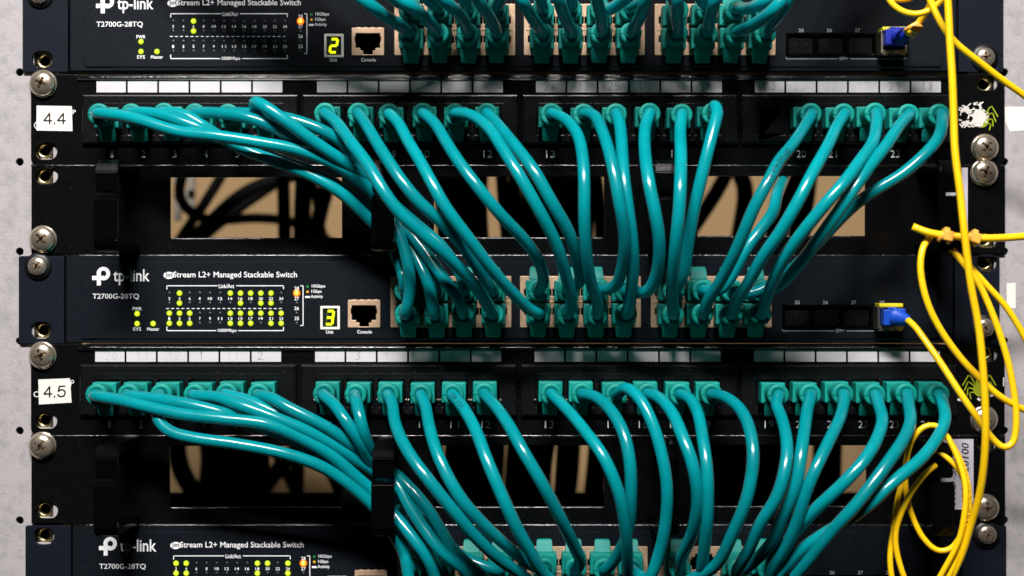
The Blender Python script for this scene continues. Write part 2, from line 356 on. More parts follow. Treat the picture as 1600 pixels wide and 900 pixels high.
# ------------------------------------------------------------------ network switches
def digit7(m, x0, y0, x1, y1, lit, h, wd, mi_on, mi_off):
    ym = (y0 + y1) / 2; sl = 2.2
    def X(x, y): return x + (ym - y) / (y1 - y0) * 2 * sl * .6
    g = 1.2
    segs = dict(a=((x0 + g, y0), (x1 - g, y0)), b=((x1, y0 + g), (x1, ym - g)), c=((x1, ym + g), (x1, y1 - g)), d=((x0 + g, y1), (x1 - g, y1)),
                e=((x0, ym + g), (x0, y1 - g)), f=((x0, y0 + g), (x0, ym - g)), g=((x0 + g, ym), (x1 - g, ym)))
    for n, ((ax, ay), (bx, by)) in segs.items():
        m.stroke([(X(ax, ay), ay), (X(bx, by), by)], wd if n in lit else wd * .7, h + (0.05 if n in lit else 0), mi_on if n in lit else mi_off)
RJ = [(-13, -12), (13, -12), (13, -7), (14.9, -7), (14.9, 2), (13, 2), (13, 5), (9.5, 5), (9.5, 9), (5.5, 9), (5.5, 12.5), (-5.5, 12.5), (-5.5, 9), (-9.5, 9), (-9.5, 5), (-13, 5), (-13, 2), (-14.9, 2), (-14.9, -7), (-13, -7)]
def rj(cx, cy, flip=1, sx=1.43, sy=1.2):
    return [(cx + a * sx, cy + b * sy * flip) for a, b in RJ]
SWPORT = {}
def bead(T, x0, x1, y, h, rad=.85, name='edge_glint_bead'):  # gloss bead added along an edge so that it catches a glint line
    n = 60; MB().tube([Wp(x0 + (x1 - x0) * i / n, y, h) for i in range(n + 1)], rad / 1000, 10).build(name, M['edge'], T)
LEDON = MB().lathe([(4.4 * K, 0), (4.0 * K, .35e-3), (2.7 * K, .6e-3)], seg=14).lathe([(2.7 * K, .6e-3), (1.5 * K, .76e-3), (1e-7, .82e-3)], seg=14, mi=1)
LEDON = LEDON.data('led', [M['led'], M['ledcore']])
LEDAM = MB().lathe([(5.8 * K, 0), (5.0 * K, .4e-3), (3.4 * K, .6e-3)], seg=14).lathe([(3.4 * K, .6e-3), (1.5 * K, .8e-3), (1e-7, .86e-3)], seg=14, mi=1)
LEDAM = LEDAM.data('ledam', [M['amber'], M['ambercore']])
LEDOFF = MB().lathe([(2.4 * K, 0), (1.9 * K, .15e-3), (1e-7, .22e-3)], seg=12).data('ledoff', M['off'])
def switch(dx, dy, tag_, unit, lit, label, dxr=None):
    if dxr is None: dxr = dx
    x = lambda v: v + dx; y = lambda v: v + dy
    T = thing('network_switch', label, 'network switch', Wp(x(800), y(538), -60), 'rack network switches')
    HF = 1.0
    # sheet steel body and mounting ears
    pc = [704.5, 906.5, 1110.5]
    ports = [[(c + o, yy) for o in (-66.3, -22.1, 22.1, 66.3) for yy in (454, 489.5)] for c in pc]
    m = MB()
    fr_holes = [rrect(x(c - 93.5), y(432), x(c + 94), y(511), 2) for c in pc] + [rrect(x(545), y(469), x(594), y(511), 1.5), rrect(x(1222), y(477), x(1412), y(513), 1.5), rrect(x(502), y(478), x(531), y(514), 1)]
    m.plate(rrect(x(103), y(399), x(1489), y(536), 2), fr_holes, -1.2, HF - .7, 0.6)
    m.plate(rrect(x(126), y(409), x(1465), y(529), 4), fr_holes, HF - .72, HF, 0.22)
    m.pbox(x(106), y(401), x(1486), y(534), -125, -14, 1)
    m.pbox(x(104), y(400), x(1488), y(403), -14, -1.2); m.pbox(x(104), y(533), x(1488), y(536), -14, -1.2)
    m.build('switch_body', [M['fascia'], M['chassis']], T)
    bead(T, x(104), x(1488), y(399.8), HF - 1.5); bead(T, x(128), x(1463), y(529.4), HF - .75, .5)
    rowL, rowR = (y(416), y(516)), (y(411), y(512))
    for side in (0, 1):
        e = MB()
        if side == 0:
            xa, xb = x(29), x(100); hs = rrect(x(64) - 16 , rowL[1] - 13, x(64) + 16, rowL[1] + 13, 12, 6)
        else:
            xa, xb = dxr + 1492, dxr + 1562; hs = rrect(1541 - 15, rowR[0] - 13, 1541 + 17, rowR[0] + 13, 12, 6)
        if tag_ == 'C' and side == 0: hs = rrect(66 - 14, 838 - 13, 66 + 18, 838 + 13, 12, 6)
        if tag_ == 'A' and side == 0: hs = rrect(50, 80, 82, 106, 12, 6)
        if tag_ in 'AC' and side == 1: hs = None
        e.plate(rrect(xa, y(400), xb, y(537), 3), [hs] if hs else [], -2.0, 0.0, 0.3)
        ex = xb - 2 if side == 0 else xa + 2
        e.pbox(min(ex, ex + (2 if side == 0 else -2)), y(401), max(ex, ex + (2 if side == 0 else -2)), y(536), -60, -2)
        e.build('mounting_ear', M['ear'], T)
    # printing
    L = MB()
    L.plate(circ(x(162.5), y(427.5), 10.6, 28), [circ(x(162.5), y(427.5), 4.6, 18)], HF, HF + .06)
    L.pbox(x(145), y(431), x(163.5), y(437.6), HF - .1, HF + .09); L.pbox(x(152.3), y(424), x(158.6), y(446), HF - .1, HF + .075)
    L.text('tp-link', x(178), x(234.5), y(433.2), 25, HF + .05, bold=.012)
    L.build('maker_logo', M['white'], T)
    L = MB(); L.text('Stream L2+ Managed Stackable Switch', x(271.5), x(464.5), y(430.3), 11.8, HF + .05, bold=.008)
    L.plate(circ(x(264.5), y(430.3), 8.3, 20, 5.6), [], HF, HF + .06); L.text('Jet', x(258.5), x(271), y(430), 9, HF + .11, mi=1, bold=.01)
    L.build('title_print', [M['white'], M['ink']], T)
    L = MB(); L.text('T2700G-28TQ', x(145.5), x(218), y(463.5), 9.4, HF + .05, bold=.008); L.build('model_print', M['white'], T)
    L = MB()
    for s_, cx, cy, w_ in (('PWR', 215, 482.5, 14), ('SYS', 215, 514, 12.5), ('Master', 240, 514, 19), ('Link/Act', 354.5, 447, 24), ('1000Mbps', 355.5, 516.8, 29),
                           ('Unit', 515.5, 518.5, 11.5), ('Console', 570, 518.3, 23), ('10Gbps', 498, 447.6, 21), ('1Gbps', 495, 455.8, 16), ('Activity', 495.5, 463.8, 19),
                           ('28', 464, 450.5, 7), ('27', 464, 466.5, 7), ('26', 464, 481.7, 7), ('25', 464, 497.5, 7)):
        L.text(s_, x(cx - w_ / 2), x(cx + w_ / 2), y(cy), 5.4 if s_ not in ('Activity', '10Gbps', '1Gbps', 'Link/Act', '1000Mbps') else 6.4, HF + .05, bold=.012)
    for i in range(12):
        for nn, yy in ((2 + 2 * i, 466.5), (1 + 2 * i, 497.7)):
            w_ = 2.8 if nn < 10 else 6.4
            L.text(str(nn), x(265.3 + 15.86 * i - w_ / 2), x(265.3 + 15.86 * i + w_ / 2), y(yy), 4.4, HF + .05, bold=.01)
    for a, b in (((261.5, 452), (261.5, 446.5)), ((261.5, 446.5), (340, 446.5)), ((370, 446.5), (443.5, 446.5)), ((443.5, 446.5), (443.5, 451.5)),
                 ((261.5, 510.5), (261.5, 516.5)), ((261.5, 516.5), (338, 516.5)), ((373, 516.5), (443.5, 516.5)), ((443.5, 511), (443.5, 516.5)),
                 ((470, 446.5), (474, 446.5)), ((474, 446.5), (474, 508.5)), ((470, 508.5), (474, 508.5))):
        L.stroke([(x(a[0]), y(a[1])), (x(b[0]), y(b[1]))], 1.3, HF + .05)
    for i in range(23): L.stroke([(x(260.5 + 8 * i), y(482))  , (x(264.5 + 8 * i), y(482))], 1.1, HF + .05)
    L.stroke([(x(478), y(464)), (x(484), y(464))], 3, HF + .05)
    L.build('legend_print', M['white'], T)
    for nm, cy in (('greendot', 447.6), ('amberdot', 455.8)):
        MB().plate(circ(x(481), y(cy), 2.2, 10), [], HF, HF + .05).build('legend_dot', M[nm], T)
    L = MB()
    for s_, cx in (('25', 1245), ('26', 1289), ('27', 1333), ('28', 1377)): L.text(s_, x(cx - 4), x(cx + 4), y(472.5), 5.6, HF + .05, bold=.012)
    L.stroke([(x(1222), y(513.5)), (x(1222), y(517)), (x(1302), y(517))], .9, HF + .05); L.text('SFP+', x(1305), x(1318), y(516.5), 5, HF + .05)
    L.stroke([(x(1322), y(517)), (x(1408), y(517)), (x(1408), y(512))], .9, HF + .05); L.build('slot_print', M['dimprint'], T)
    # lamps
    def led(cx, cy, me, nm): link(nm, me, T, Wp(x(cx), y(cy), HF) - T.location)
    for cx, cy in ((215, 490), (215, 505.5), (240, 505.5)): led(cx, cy, LEDON, 'status_led')
    for r_, cy in enumerate((458, 473.5, 489.3, 505)):
        for i in range(12):
            on = i in lit[r_]; led(265.3 + 15.86 * i, cy, LEDON if on else LEDOFF, 'status_led' if on else 'unlit_led')
    led(464, 458, LEDAM, 'amber_led')
    for cy in (473.5, 489.3, 505): led(464, cy, LEDOFF, 'unlit_led')
    # two character display
    d = MB(); d.plate(rrect(x(501), y(478), x(531.5), y(514.5), 1), [rrect(x(504.6), y(481.8), x(527.6), y(510.8), .5)], HF - 1, HF + .35, .1); dd = d.build('unit_display', M['sticker'], T)
    d = MB(); d.pbox(x(503), y(480), x(529), y(513), HF - 1.4, HF - .5)
    digit7(d, x(510.8), y(486), x(520.5), y(506.5), dict([('2', 'abged'), ('3', 'abgcd')])[unit] if unit in '23' else 'bcfg', HF - .4, 4.1, 1, 2)
    d.build('digit_face', [M['glass'], M['seg'], M['segoff']], dd)
    # console socket
    c = MB(); c.plate(rrect(x(544), y(468.5), x(594.5), y(511.5), 1.5), [[(x(a), y(b)) for a, b in ((550, 477), (588, 477), (588, 482), (589.5, 482), (589.5, 491), (588, 491), (588, 500), (581, 500), (581, 504), (577, 504), (577, 510.2), (562, 510.2), (562, 504), (557, 504), (557, 500), (550, 500), (550, 491), (548.5, 491), (548.5, 482), (550, 482))]], -1.0, HF + .5, .15)
    for i in range(4): c.pbox(x(552 + 11 * i), y(467.6), x(557 + 11 * i), y(469.2), -1, HF + .4)
    cs = c.build('console_port', M['gold'], T); MB().pbox(x(545), y(470), x(594), y(511), -13, -12).build('socket_interior', M['dark'], cs)
    # port blocks
    for g, c in enumerate(pc):
        b = MB(); hs = [rj(x(px), y(py), 1 if (i % 2) else -1) for i, (px, py) in enumerate(ports[g])]
        b.plate(rrect(x(c - 94), y(431.5), x(c + 94.5), y(511.5), 1.5), hs, -1.1, HF + .6, .18)
        for i in range(4):
            px = ports[g][2 * i][0]
            for s_ in (-1, 1):
                b.pbox(x(px + s_ * 6 - 2), y(430.6), x(px + s_ * 6 + 2), y(432), -1, HF + .5)
        b.plate([(x(c - 90), y(470.8)), (x(c + 91), y(470.8)), (x(c + 91), y(472.4)), (x(c - 90), y(472.4))], [], HF + .6, HF + 1.0, .1)
        pb = b.build('port_block', M['gold'], T)
        MB().pbox(x(c - 92), y(433), x(c + 92), y(510), -14, -13).build('socket_interior', M['dark'], pb)
        for i, (px, py) in enumerate(ports[g]): SWPORT[tag_, g, i // 2, 'UL'[i % 2]] = (x(px), y(py))
    # optical slots: three blanked with flaps
    s_ = MB(); s_.plate(rrect(x(1221), y(476), x(1413), y(514), 1.5), [rrect(x(1226 + 46.5 * i), y(480), x(1266 + 46.5 * i), y(510), 1) for i in range(4)], -1.0, HF + .25, .15)
    s_.build('slot_frame', M['ring'], T)
    for i in range(3):
        f = MB(); f.pbox(x(1227 + 46.5 * i), y(481), x(1265 + 46.5 * i), y(509), -2.5, -.35, 0, .0005); f.build('slot_flap', M['module'], T)
    MB().pbox(x(1224), y(478), x(1411), y(512), -13, -12).build('slot_interior', M['dark'], T)
    return T
E = []
swA = switch(6, -424.5, 'A', '2', ([2], [2], E, E), 'dark rack switch at the top showing digit 2 on its display')
swB = switch(0, 0, 'B', '3', ([1, 6, 7, 8, 9, 10], [1, 7, 9, 10], [0, 1, 2, 6, 7, 8, 9, 10, 11], [0, 1, 2, 6, 7, 8, 10, 11]), 'dark rack switch in the middle showing digit 3 on its display')
swC = switch(10.5, 421.5, 'C', '4', ([0, 1, 8, 9, 11], [0, 1, 8, 11], [0, 1, 8, 9, 11], [0, 1, 8, 11]), 'dark rack switch cut off by the bottom edge of the picture')

# ------------------------------------------------------------------ patch panels
DIG = {'0': [[(.5, 0), (.15, .25), (.1, .7), (.45, 1), (.85, .75), (.9, .3), (.5, 0)]], '1': [[(.2, .35), (.6, 0), (.5, 1)]],
       '2': [[(.1, .25), (.4, 0), (.8, .15), (.75, .4), (.1, 1), (.9, .95)]], '3': [[(.15, .1), (.6, 0), (.85, .2), (.45, .45), (.85, .65), (.7, .95), (.1, .95)]],
       '4': [[(.35, 0), (.1, .6), (.85, .55)], [(.75, .1), (.65, 1)]], '5': [[(.85, 0), (.25, .05), (.2, .45), (.7, .45), (.85, .75), (.5, 1), (.1, .95)]],
       '6': [[(.7, 0), (.25, .4), (.15, .8), (.5, 1), (.85, .8), (.6, .55), (.2, .7)]], '7': [[(.1, .05), (.9, 0), (.4, 1)]],
       '8': [[(.8, .15), (.4, 0), (.15, .2), (.8, .7), (.55, 1), (.15, .85), (.75, .3), (.8, .15)]], '9': [[(.8, .2), (.4, 0), (.15, .3), (.5, .5), (.8, .2), (.7, 1)]]}
PPORT = {}
def handwriting(txt, x0, yc, h, m, faint, rnd):
    cw = 8.5
    for i, ch in enumerate(txt):
        for st in DIG[ch]:
            m.stroke([(x0 + i * (cw + 2.5) + a * cw + rnd.uniform(-.4, .4), yc - 6.5 + b * 13 + rnd.uniform(-.4, .4)) for a, b in st], .75 if faint else .95, h, 0, .03)
def panel(tag_, y0, y1, gx, ymod, yport, ynum, ylab, lx, hand, label, num):
    T = thing('rack_patch_bay', label, 'patch panel', Wp(800, y1, 0), 'rack patch panels')
    m = MB(); x0, x1 = 48, 1570
    slots = [rrect(55, num['sl'] - 13, 89, num['sl'] + 13, 12, 6), rrect(1526, num['sr'] - 11, 1559, num['sr'] + 11, 10, 6)]
    mods = [(g - 45, g + 292.5) for g in gx]
    def arc(cx, cy, rr, a0): return [(cx + rr * math.cos(math.radians(a0 + 15 * q)), cy + rr * math.sin(math.radians(a0 + 15 * q))) for q in range(7)]
    m.plate([(116, y0 + 1), (120, y0 + 1.5), (1486, y0 + 1.5), (1490, y0 + 1)] + arc(x1 - 12, y0 + 13, 12, -90) + arc(x1 - 12, y1 - 12, 12, 0) + arc(x0 + 10, y1 - 10, 10, 90) + arc(x0 + 8, y0 + 9, 8, 180),
            slots + [rrect(a + 5, ymod[0] + 5, b - 5, ymod[1] - 5, 2) for a, b in mods], -2.0, 0.0, 0.35)
    m.pbox(120, y0 + 2.2, 1486, y0 + 4.2, -26, -2)
    m.build('panel_plate', M['panel'], T)
    lipm = MB(); lipm.prism([(-.6, Wp(0, y0 + 7.6).z), (1.0, Wp(0, y0 + 8).z), (1.2, Wp(0, y0 + 10.4).z), (-.2, Wp(0, y0 + 10.6).z)], Wp(121, 0).x, Wp(1485, 0).x, 0, .0002)
    lipm.build('label_rail', M['ring'], T)
    rnd = random.Random(tag_); bead(T, 121, 1485, y0 + 6.6, .4, .9)
    for gi, (a, b) in enumerate(mods):
        hs = []
        for i in range(6):
            px = gx[gi] + 48.9 * i; PPORT[tag_, gi * 6 + i + 1] = (px, yport)
            hs.append(rrect(px - 21, yport - 19, px + 21, yport + 23, 1.5))
        mm = MB(); mm.plate(rrect(a, ymod[0], b, ymod[1], 2), hs, 0.0, 2.6, 1.0)
        mm.plate(rrect(a + 26, ymod[0] + 14, b - 22, ymod[1] - 4, 2), hs, 2.58, 2.9, .15)
        md = mm.build('port_module', M['module'], T)
        MB().pbox(a + 4, ymod[0] + 4, b - 4, ymod[1] - 4, -28, -14).build('socket_interior', M['dark'], md)
        for i in range(6):
            px = gx[gi] + 48.9 * i
            kk = MB(); kk.plate(rrect(px - 20.8, yport - 18.8, px + 20.8, yport + 22.8, 1), [rj(px, yport, 1, 1.35, 1.3)], -12, 1.2, .2)
            kk.build('keystone_jack', M['module'], T)
        if tag_ == 'q':
            for i in range(6):
                px = gx[gi] + 48.9 * i
                for s_ in (-1, 1):
                    if rnd.random() < .75: MB().lathe([(.75e-3, 0), (.5e-3, .5e-3), (1e-7, .75e-3)], Wp(px + s_ * 22.5, yport + 13, 2.9), 8).build('clip_tip', M['screw'], T)
        for i in range(6):
            n = gi * 6 + i + 1; px = gx[gi] + 48.9 * i
            if not (tag_ == 'p' and n == 19):
                w_ = 6 if n < 10 else 14
                if n == 1: w_ = 4.5
                MB().text(str(n), px - w_ / 2, px + w_ / 2, ynum, 11.5, .05, bold=0.0).build('port_number', M['tealprint'], T)
            lb = MB(); xa = lx[gi] + 48.9 * i; lb.pbox(xa, ylab[0], xa + 45.8, ylab[1], 0.02, .3); lo = lb.build('port_label', M['paper'], T)
            if n in hand:
                txt, fnt = hand[n]; hm = MB(); handwriting(txt, xa + rnd.uniform(9, 16), (ylab[0] + ylab[1]) / 2, .34, hm, fnt, rnd)
                hm.build('pencil_number', M['faint'] if fnt else M['pencil'], lo)
    return T
p44 = panel('p', 115, 257.6, [175, 517.7, 860.3, 1203], (148, 226), 187, 240.5, (124.5, 144.5), [151, 495.5, 837.5, 1179.5],
      {8: ('2', True), 13: ('26', False), 14: ('13', False), 15: ('25', False), 16: ('14', False), 17: ('3', True), 18: ('15', True), 19: ('23', False), 20: ('20', True), 21: ('22', True), 22: ('17', True), 23: ('21', False), 24: ('18', False)},
      'black 24 port patch panel marked with white label 4.4', dict(sl=236, sr=130))
p45 = panel('q', 537, 680, [171.3, 514.9, 858.4, 1201.7], (569, 650), 611, 663, (545.5, 565.2), [149, 492.5, 835.5, 1178],
      {1: ('20', True), 2: ('13', True), 3: ('12', True), 4: ('1', False), 5: ('11', True), 6: ('2', False), 7: ('7', True), 8: ('3', False), 9: ('9', True), 11: ('6', True), 12: ('8', True)},
      'black 24 port patch panel marked with white label 4.5', dict(sl=657, sr=554))
def number_label(T, txt, quad, tx0, tx1, yc, hh, rot):
    s = MB(); s.plate(quad, [], 0.02, .25, .04); q = s.build('number_sticker', M['sticker'], T)
    m = MB(); cw = 12.2; xx = tx0
    for ch in txt:
        g = {'4': [[(.72, 1), (.72, 0), (0, .69), (1, .69)]], '5': [[(.92, .02), (.22, .02), (.08, .5), (.3, .36), (.62, .34), (.92, .5), (.95, .72), (.78, .95), (.45, 1), (.15, .93), (.02, .76)]], '.': [[(.1, .91), (.1, 1.02)]]}[ch]
        for st in g: m.stroke([(xx + a * cw, yc - hh / 2 + b_ * hh - rot * (xx + a * cw - (tx0 + tx1) / 2)) for a, b_ in st], 2.3, .32)
        xx += 6.2 if ch == '.' else 15.2 if ch == '4' and xx == tx0 else 14
    m.build('sticker_number', M['ink'], q)
number_label(p44, '4.4', [(57.5, 165), (112.5, 166), (113.5, 205), (57, 204)], 69, 101.5, 185.5, 16.5, 0)
number_label(p45, '4.5', [(60, 593), (109.5, 591), (112, 629), (61, 632)], 69, 100.5, 612, 16.5, .045)
L = MB(); L.text('P', 113.5, 118.5, 175, 6.5, .05); L.stroke([(56.5, 191), (54, 194), (54, 198), (57, 201)], 1.2, .05); L.build('hidden_print', M['white'], p44)
L = MB(); L.plate(circ(113, 596.5, 2.8, 12), [circ(113, 596.5, 1.8, 10)], 0, .06); L.stroke([(110.5, 597), (110.5, 604)], 1.2, .05); L.text('C', 52.5, 60.5, 616, 9, .05); L.build('hidden_print', M['white'], p45)
def spider(T, cx, cy, torn):
    m = MB(); ya = cy
    m.plate(circ(cx + 1, ya + 4, 10.5, 20, 11.5), [], 0, .06); m.plate(circ(cx, ya - 8, 5.5, 12, 5), [], 0, .07)
    for s_ in (-1, 1):
        for pts in (((6, -3), (13, -16), (17, -17.5), (26, -2)) , ((8, -1), (15, -7), (18, -7), (23, 6)), ((8, 4), (15, 2), (18, 3), (18.5, 13)), ((8, 9), (13, 9), (15, 11), (13, 19))):
            if torn and s_ < 0: continue
            m.stroke([(cx + s_ * a, ya + b) for a, b in pts], 1.9, .05)
    m.build('spider_mark', M['spider'], T)
spider(p45, 1530, 604, False); spider(p44, 1533, 184, True)
rnd = random.Random(3); m = MB(); m.plate(circ(1530, 183, 10.5, 14, 12), [], .08, .2, .03)
for i in range(120):
    x_, y_ = rnd.uniform(1500, 1542), rnd.uniform(161, 198); a_ = rnd.choice((0.25, -.5, .9, -1.1)) + rnd.uniform(-.3, .3); l_ = rnd.uniform(2, 5)
    if (1501 < x_ < 1511 and 175 < y_ < 188) or (1513 < x_ < 1522 and 164 < y_ < 172) or (x_ > 1536 and (y_ < 170 or y_ > 192)) or (1513 < x_ < 1520 and 182 < y_ < 190): continue
    m.stroke([(x_ - l_ * math.cos(a_), y_ - l_ * math.sin(a_) * .7), (x_ + l_ * math.cos(a_), y_ + l_ * math.sin(a_) * .7)], rnd.uniform(1.2, 2.4), .21 + .0015 * i, 0, .04)
m.build('torn_sticker', M['sticker'], p44)
m = MB()
for a, b in (((1494, 624), (1503, 625)), ((1528, 623), (1531, 625)), ((1548, 618), (1552, 617)), ((1568, 590), (1568, 603)), ((1568, 620), (1568, 624))): m.stroke([a, b], 3.6 if a[0] < 1560 else 1.6, .05)
m.build('sticker_residue', M['sticker'], p45)

# ------------------------------------------------------------------ cable managers
def manager(y0, y1, wins, rings, slots, label, sticker):
    T = thing('cable_manager', label, 'cable manager', Wp(800, y1, 0), 'rack cable managers')
    m = MB(); m.plate([(48.5, y0), (1571, y0), (1571, y1), (48.5, y1)], [rrect(a, wy0, b, wy1, 1) for a, b, wy0, wy1 in wins] + slots, -2.0, 0.0, 0.6)
    m.pbox(100, y0 + .5, 1515, y0 + 3, -14, -2.0); m.pbox(100, y1 - 3, 1515, y1 - .5, -14, -2.0)
    m.build('manager_plate', M['panel'], T)
    bead(T, 49, 1570, y0 + 1.2, -.4)
    for a, b, wy0, wy1 in wins: bead(T, a - 1, b + 1, wy1 + .6, -.5, .7)
    zc = Wp(0, (y0 + y1) / 2).z; zt, zb = zc + .0205, zc - .0205; gap = zc + .0048
    for rx in rings:
        xa, xb = Wp(rx, 0).x - .0051, Wp(rx, 0).x + .0051
        r = MB()
        r.prism([(0, zt - .003), (0, zt + .001), (38, zt + .001), (42, zt - .0015), (43, zt - .005), (42.5, gap + .0012), (38.5, gap + .0012), (38.8, zt - .004), (37, zt - .003)], xa, xb, 0, .0005)
        ro = r.build('cable_ring', M['ring'], T)
        r = MB()
        r.prism([(0, zb - .001), (0, zb + .003), (38, zb + .003), (40, zb + .006), (40.5, gap - .0015), (42, gap - .0002), (44.5, gap - .0015), (45, zb + .004), (43, zb), (40, zb - .001)], xa - .0003, xb + .0003, 0, .0005)
        r.build('lower_hook', M['ring'], ro)
    x0, x1, ys0, ys1, lines = sticker
    s = MB(); s.plate([(x0, ys0), (x1, ys0), (x1, ys1), (x0, ys1)], [], .02, .15); so = s.build('asset_sticker', M['lilac'], T)
    for txt, cx, cy, ln, hh in lines:
        MB().text(txt, cx - ln / 2, cx + ln / 2, cy, hh, .19, rot=math.pi / 2, shear=.15, bold=.01).build('sticker_text', M['ink'], so)
    return T
mg1 = manager(258, 397.5, [(266, 534, 277, 373), (678, 944, 276, 372), (1090, 1352, 275, 370)], [202, 610, 1028, 1447], [rrect(56, 261, 90, 287, 12, 6), rrect(1525, 361, 1558, 387, 12, 6)],
              'black cable manager between the 4.4 panel and the middle switch', (1478, 1512, 262, 376, [('30536000', 1498, 325, 92, 11)]))
mg2 = manager(680.4, 818.5, [(265, 533, 697, 794), (678, 944, 696, 793), (1090, 1354, 696, 792)], [202, 610, 1030, 1434], [rrect(56, 784, 90, 810, 12, 6), rrect(1525, 680, 1558, 705, 12, 6)],
              'black cable manager between the 4.5 panel and the bottom switch', (1470, 1521, 686, 796, [('TKO-50.00', 1489, 746, 92, 9), ('02500 20100', 1508, 740, 96, 11)]))

# ------------------------------------------------------------------ plugs and teal patch cables
def plug_meshes(up):
    s = 1 if up else -1
    b = MB(); b.box((-.00585, -.0100, -.0050), (.00585, .006, .0050), 0, .0006)
    b.box((-.0046, -.0104, -.0042), (.0046, -.0099, .0042), 0, .0002)
    body = b.data('plug', M['plug'])
    r = MB(); r.lathe([(.0045, .0098), (.0047, .0125), (.0045, .0165), (.0051, .0185), (.0053, .0226), (.0052, .0236), (.0049, .0240), (.0030, .0241), (.0028, .0215)], seg=30)
    r.box((-.0052, -.02435, -.00012), (-.0028, -.0236, .00012))
    boot = r.data('boot', M['plug'])
    t = MB(); z0 = s * .0046; prof = []
    pr = [(9.6, .0040), (9.3, .0060), (7.8, .0092), (6.6, .0112), (5.6, .0117), (5.2, .0112), (6.2, .0088), (7.2, .0058), (7.2, .0040)]
    n = len(pr); A = []; B = []
    for h, z in pr:
        ww = .0041 - max(0, z - .0058) / .0058 * .0005
        A.append(t.bm.verts.new((-ww, -h / 1000, s * z))); B.append(t.bm.verts.new((ww, -h / 1000, s * z)))
    fs = [t.bm.faces.new(A), t.bm.faces.new(B[::-1])] + [t.bm.faces.new((A[i], B[i], B[(i + 1) % n], A[(i + 1) % n])) for i in range(n)]
    bmesh.ops.recalc_face_normals(t.bm, faces=fs); bmesh.ops.bevel(t.bm, geom=list({e for f in fs[:2] for e in f.edges}), offset=.0004, segments=2, affect='EDGES')
    tab = t.data('tab', M['plug'])
    return body, boot, tab
PLUG = {True: plug_meshes(True), False: plug_meshes(False)}
RC = .00288
def add_plug(T, pos, up, h0, tilt=0):
    body, boot, tab = PLUG[up]
    p = link('plug', body, T, pos + Vector((0, -h0 / 1000, 0)) - T.location)
    if tilt: p.rotation_euler = (0, tilt, 0)
    link('strain_relief', boot, p, (0, 0, 0)); link('latch_tab', tab, p, (0, 0, 0))
CG = 'teal patch cables'
jit = random.Random(11)
def patch(label, start, pts, end, peak=52, tp=.45, mark=None):
    """start/end: (px, py, tab_up, base depth) or None for an end outside the view"""
    ref = start or end; T = thing('patch_cable', label, 'cable', Wp(ref[0], ref[1], 0), CG)
    def cap(e): return Wp(e[0], e[1], 0)
    def scr(e, h): f = D / (D - h / 1000); return (800 + (e[0] - 800) * f, 450 + (e[1] - 450) * f)
    full = list(pts); hs = 31; 
    if start: full = [scr(start, 29) + (29,)] + full if any(len(p) > 2 for p in pts) else [scr(start, 27)] + full
    if end: full = full + ([scr(end, 29) + (29,)] if any(len(p) > 2 for p in pts) else [scr(end, 29)])
    dp = depths(full, 27, peak + 15, 29 if end else peak - 8, tp)
    path = [P(*p) for p in dp]
    if start: c = cap(start); path = [c + Vector((0, -.018, 0)), c + Vector((0, -.0245, 0))] + path
    if end: c = cap(end); path = path + [c + Vector((0, -.0245, 0)), c + Vector((0, -.018, 0))]
    sp_ = smooth_path(path); rr_ = RC * jit.uniform(.975, 1.025)
    MB().tube(sp_, rr_).build('cable_jacket', M['cable'], T)
    if mark: print_on(T, sp_, rr_, *mark)
    if start: add_plug(T, Wp(start[0], start[1], 0), start[2], start[3], jit.uniform(-.02, .02))
    if end: add_plug(T, Wp(end[0], end[1], 0), end[2], end[3], jit.uniform(-.02, .02))
    return T
def print_on(T, path, rad, s0, txt, h, name='jacket_print', up=0.0):
    cu = bpy.data.curves.new('t', 'FONT'); cu.body = txt; cu.size = 1; cu.resolution_u = 2; cu.offset = .01
    o = bpy.data.objects.new('t', cu); me = bpy.data.meshes.new_from_object(o); bpy.data.objects.remove(o); bpy.data.curves.remove(cu)
    L = [0]
    for a, b in zip(path, path[1:]): L.append(L[-1] + (b - a).length)
    eye = Vector((0, -D, 0))
    for v in me.vertices:
        q = s0 + v.co.x * h; k2 = max(1, min(len(L) - 2, next((i for i, l in enumerate(L) if l > q), len(L) - 2))); f = (q - L[k2 - 1]) / (L[k2] - L[k2 - 1])
        p = path[k2 - 1].lerp(path[k2], f); t = (path[min(k2 + 1, len(path) - 1)] - path[max(k2 - 2, 0)]).normalized(); nn = eye - p; nn = (nn - t * nn.dot(t)).normalized(); bb = nn.cross(t) * -1
        a = (v.co.y - .35) * h / rad + up; v.co = p + (nn * math.cos(a) + bb * math.sin(a)) * (rad + .00004)
    m = MB(); m.mesh(me); m.build(name, M['ink'], T)
def pp(t, n): x, y = PPORT[t, n]; return (x + jit.uniform(-1.5, 1.5), y + jit.uniform(-1, 1), False, .5)
def sw(t, g, i, r): x, y = SWPORT[t, g, i, r]; return (x + jit.uniform(-.8, .8), y + jit.uniform(-.6, .6), r == 'U', 1.0)

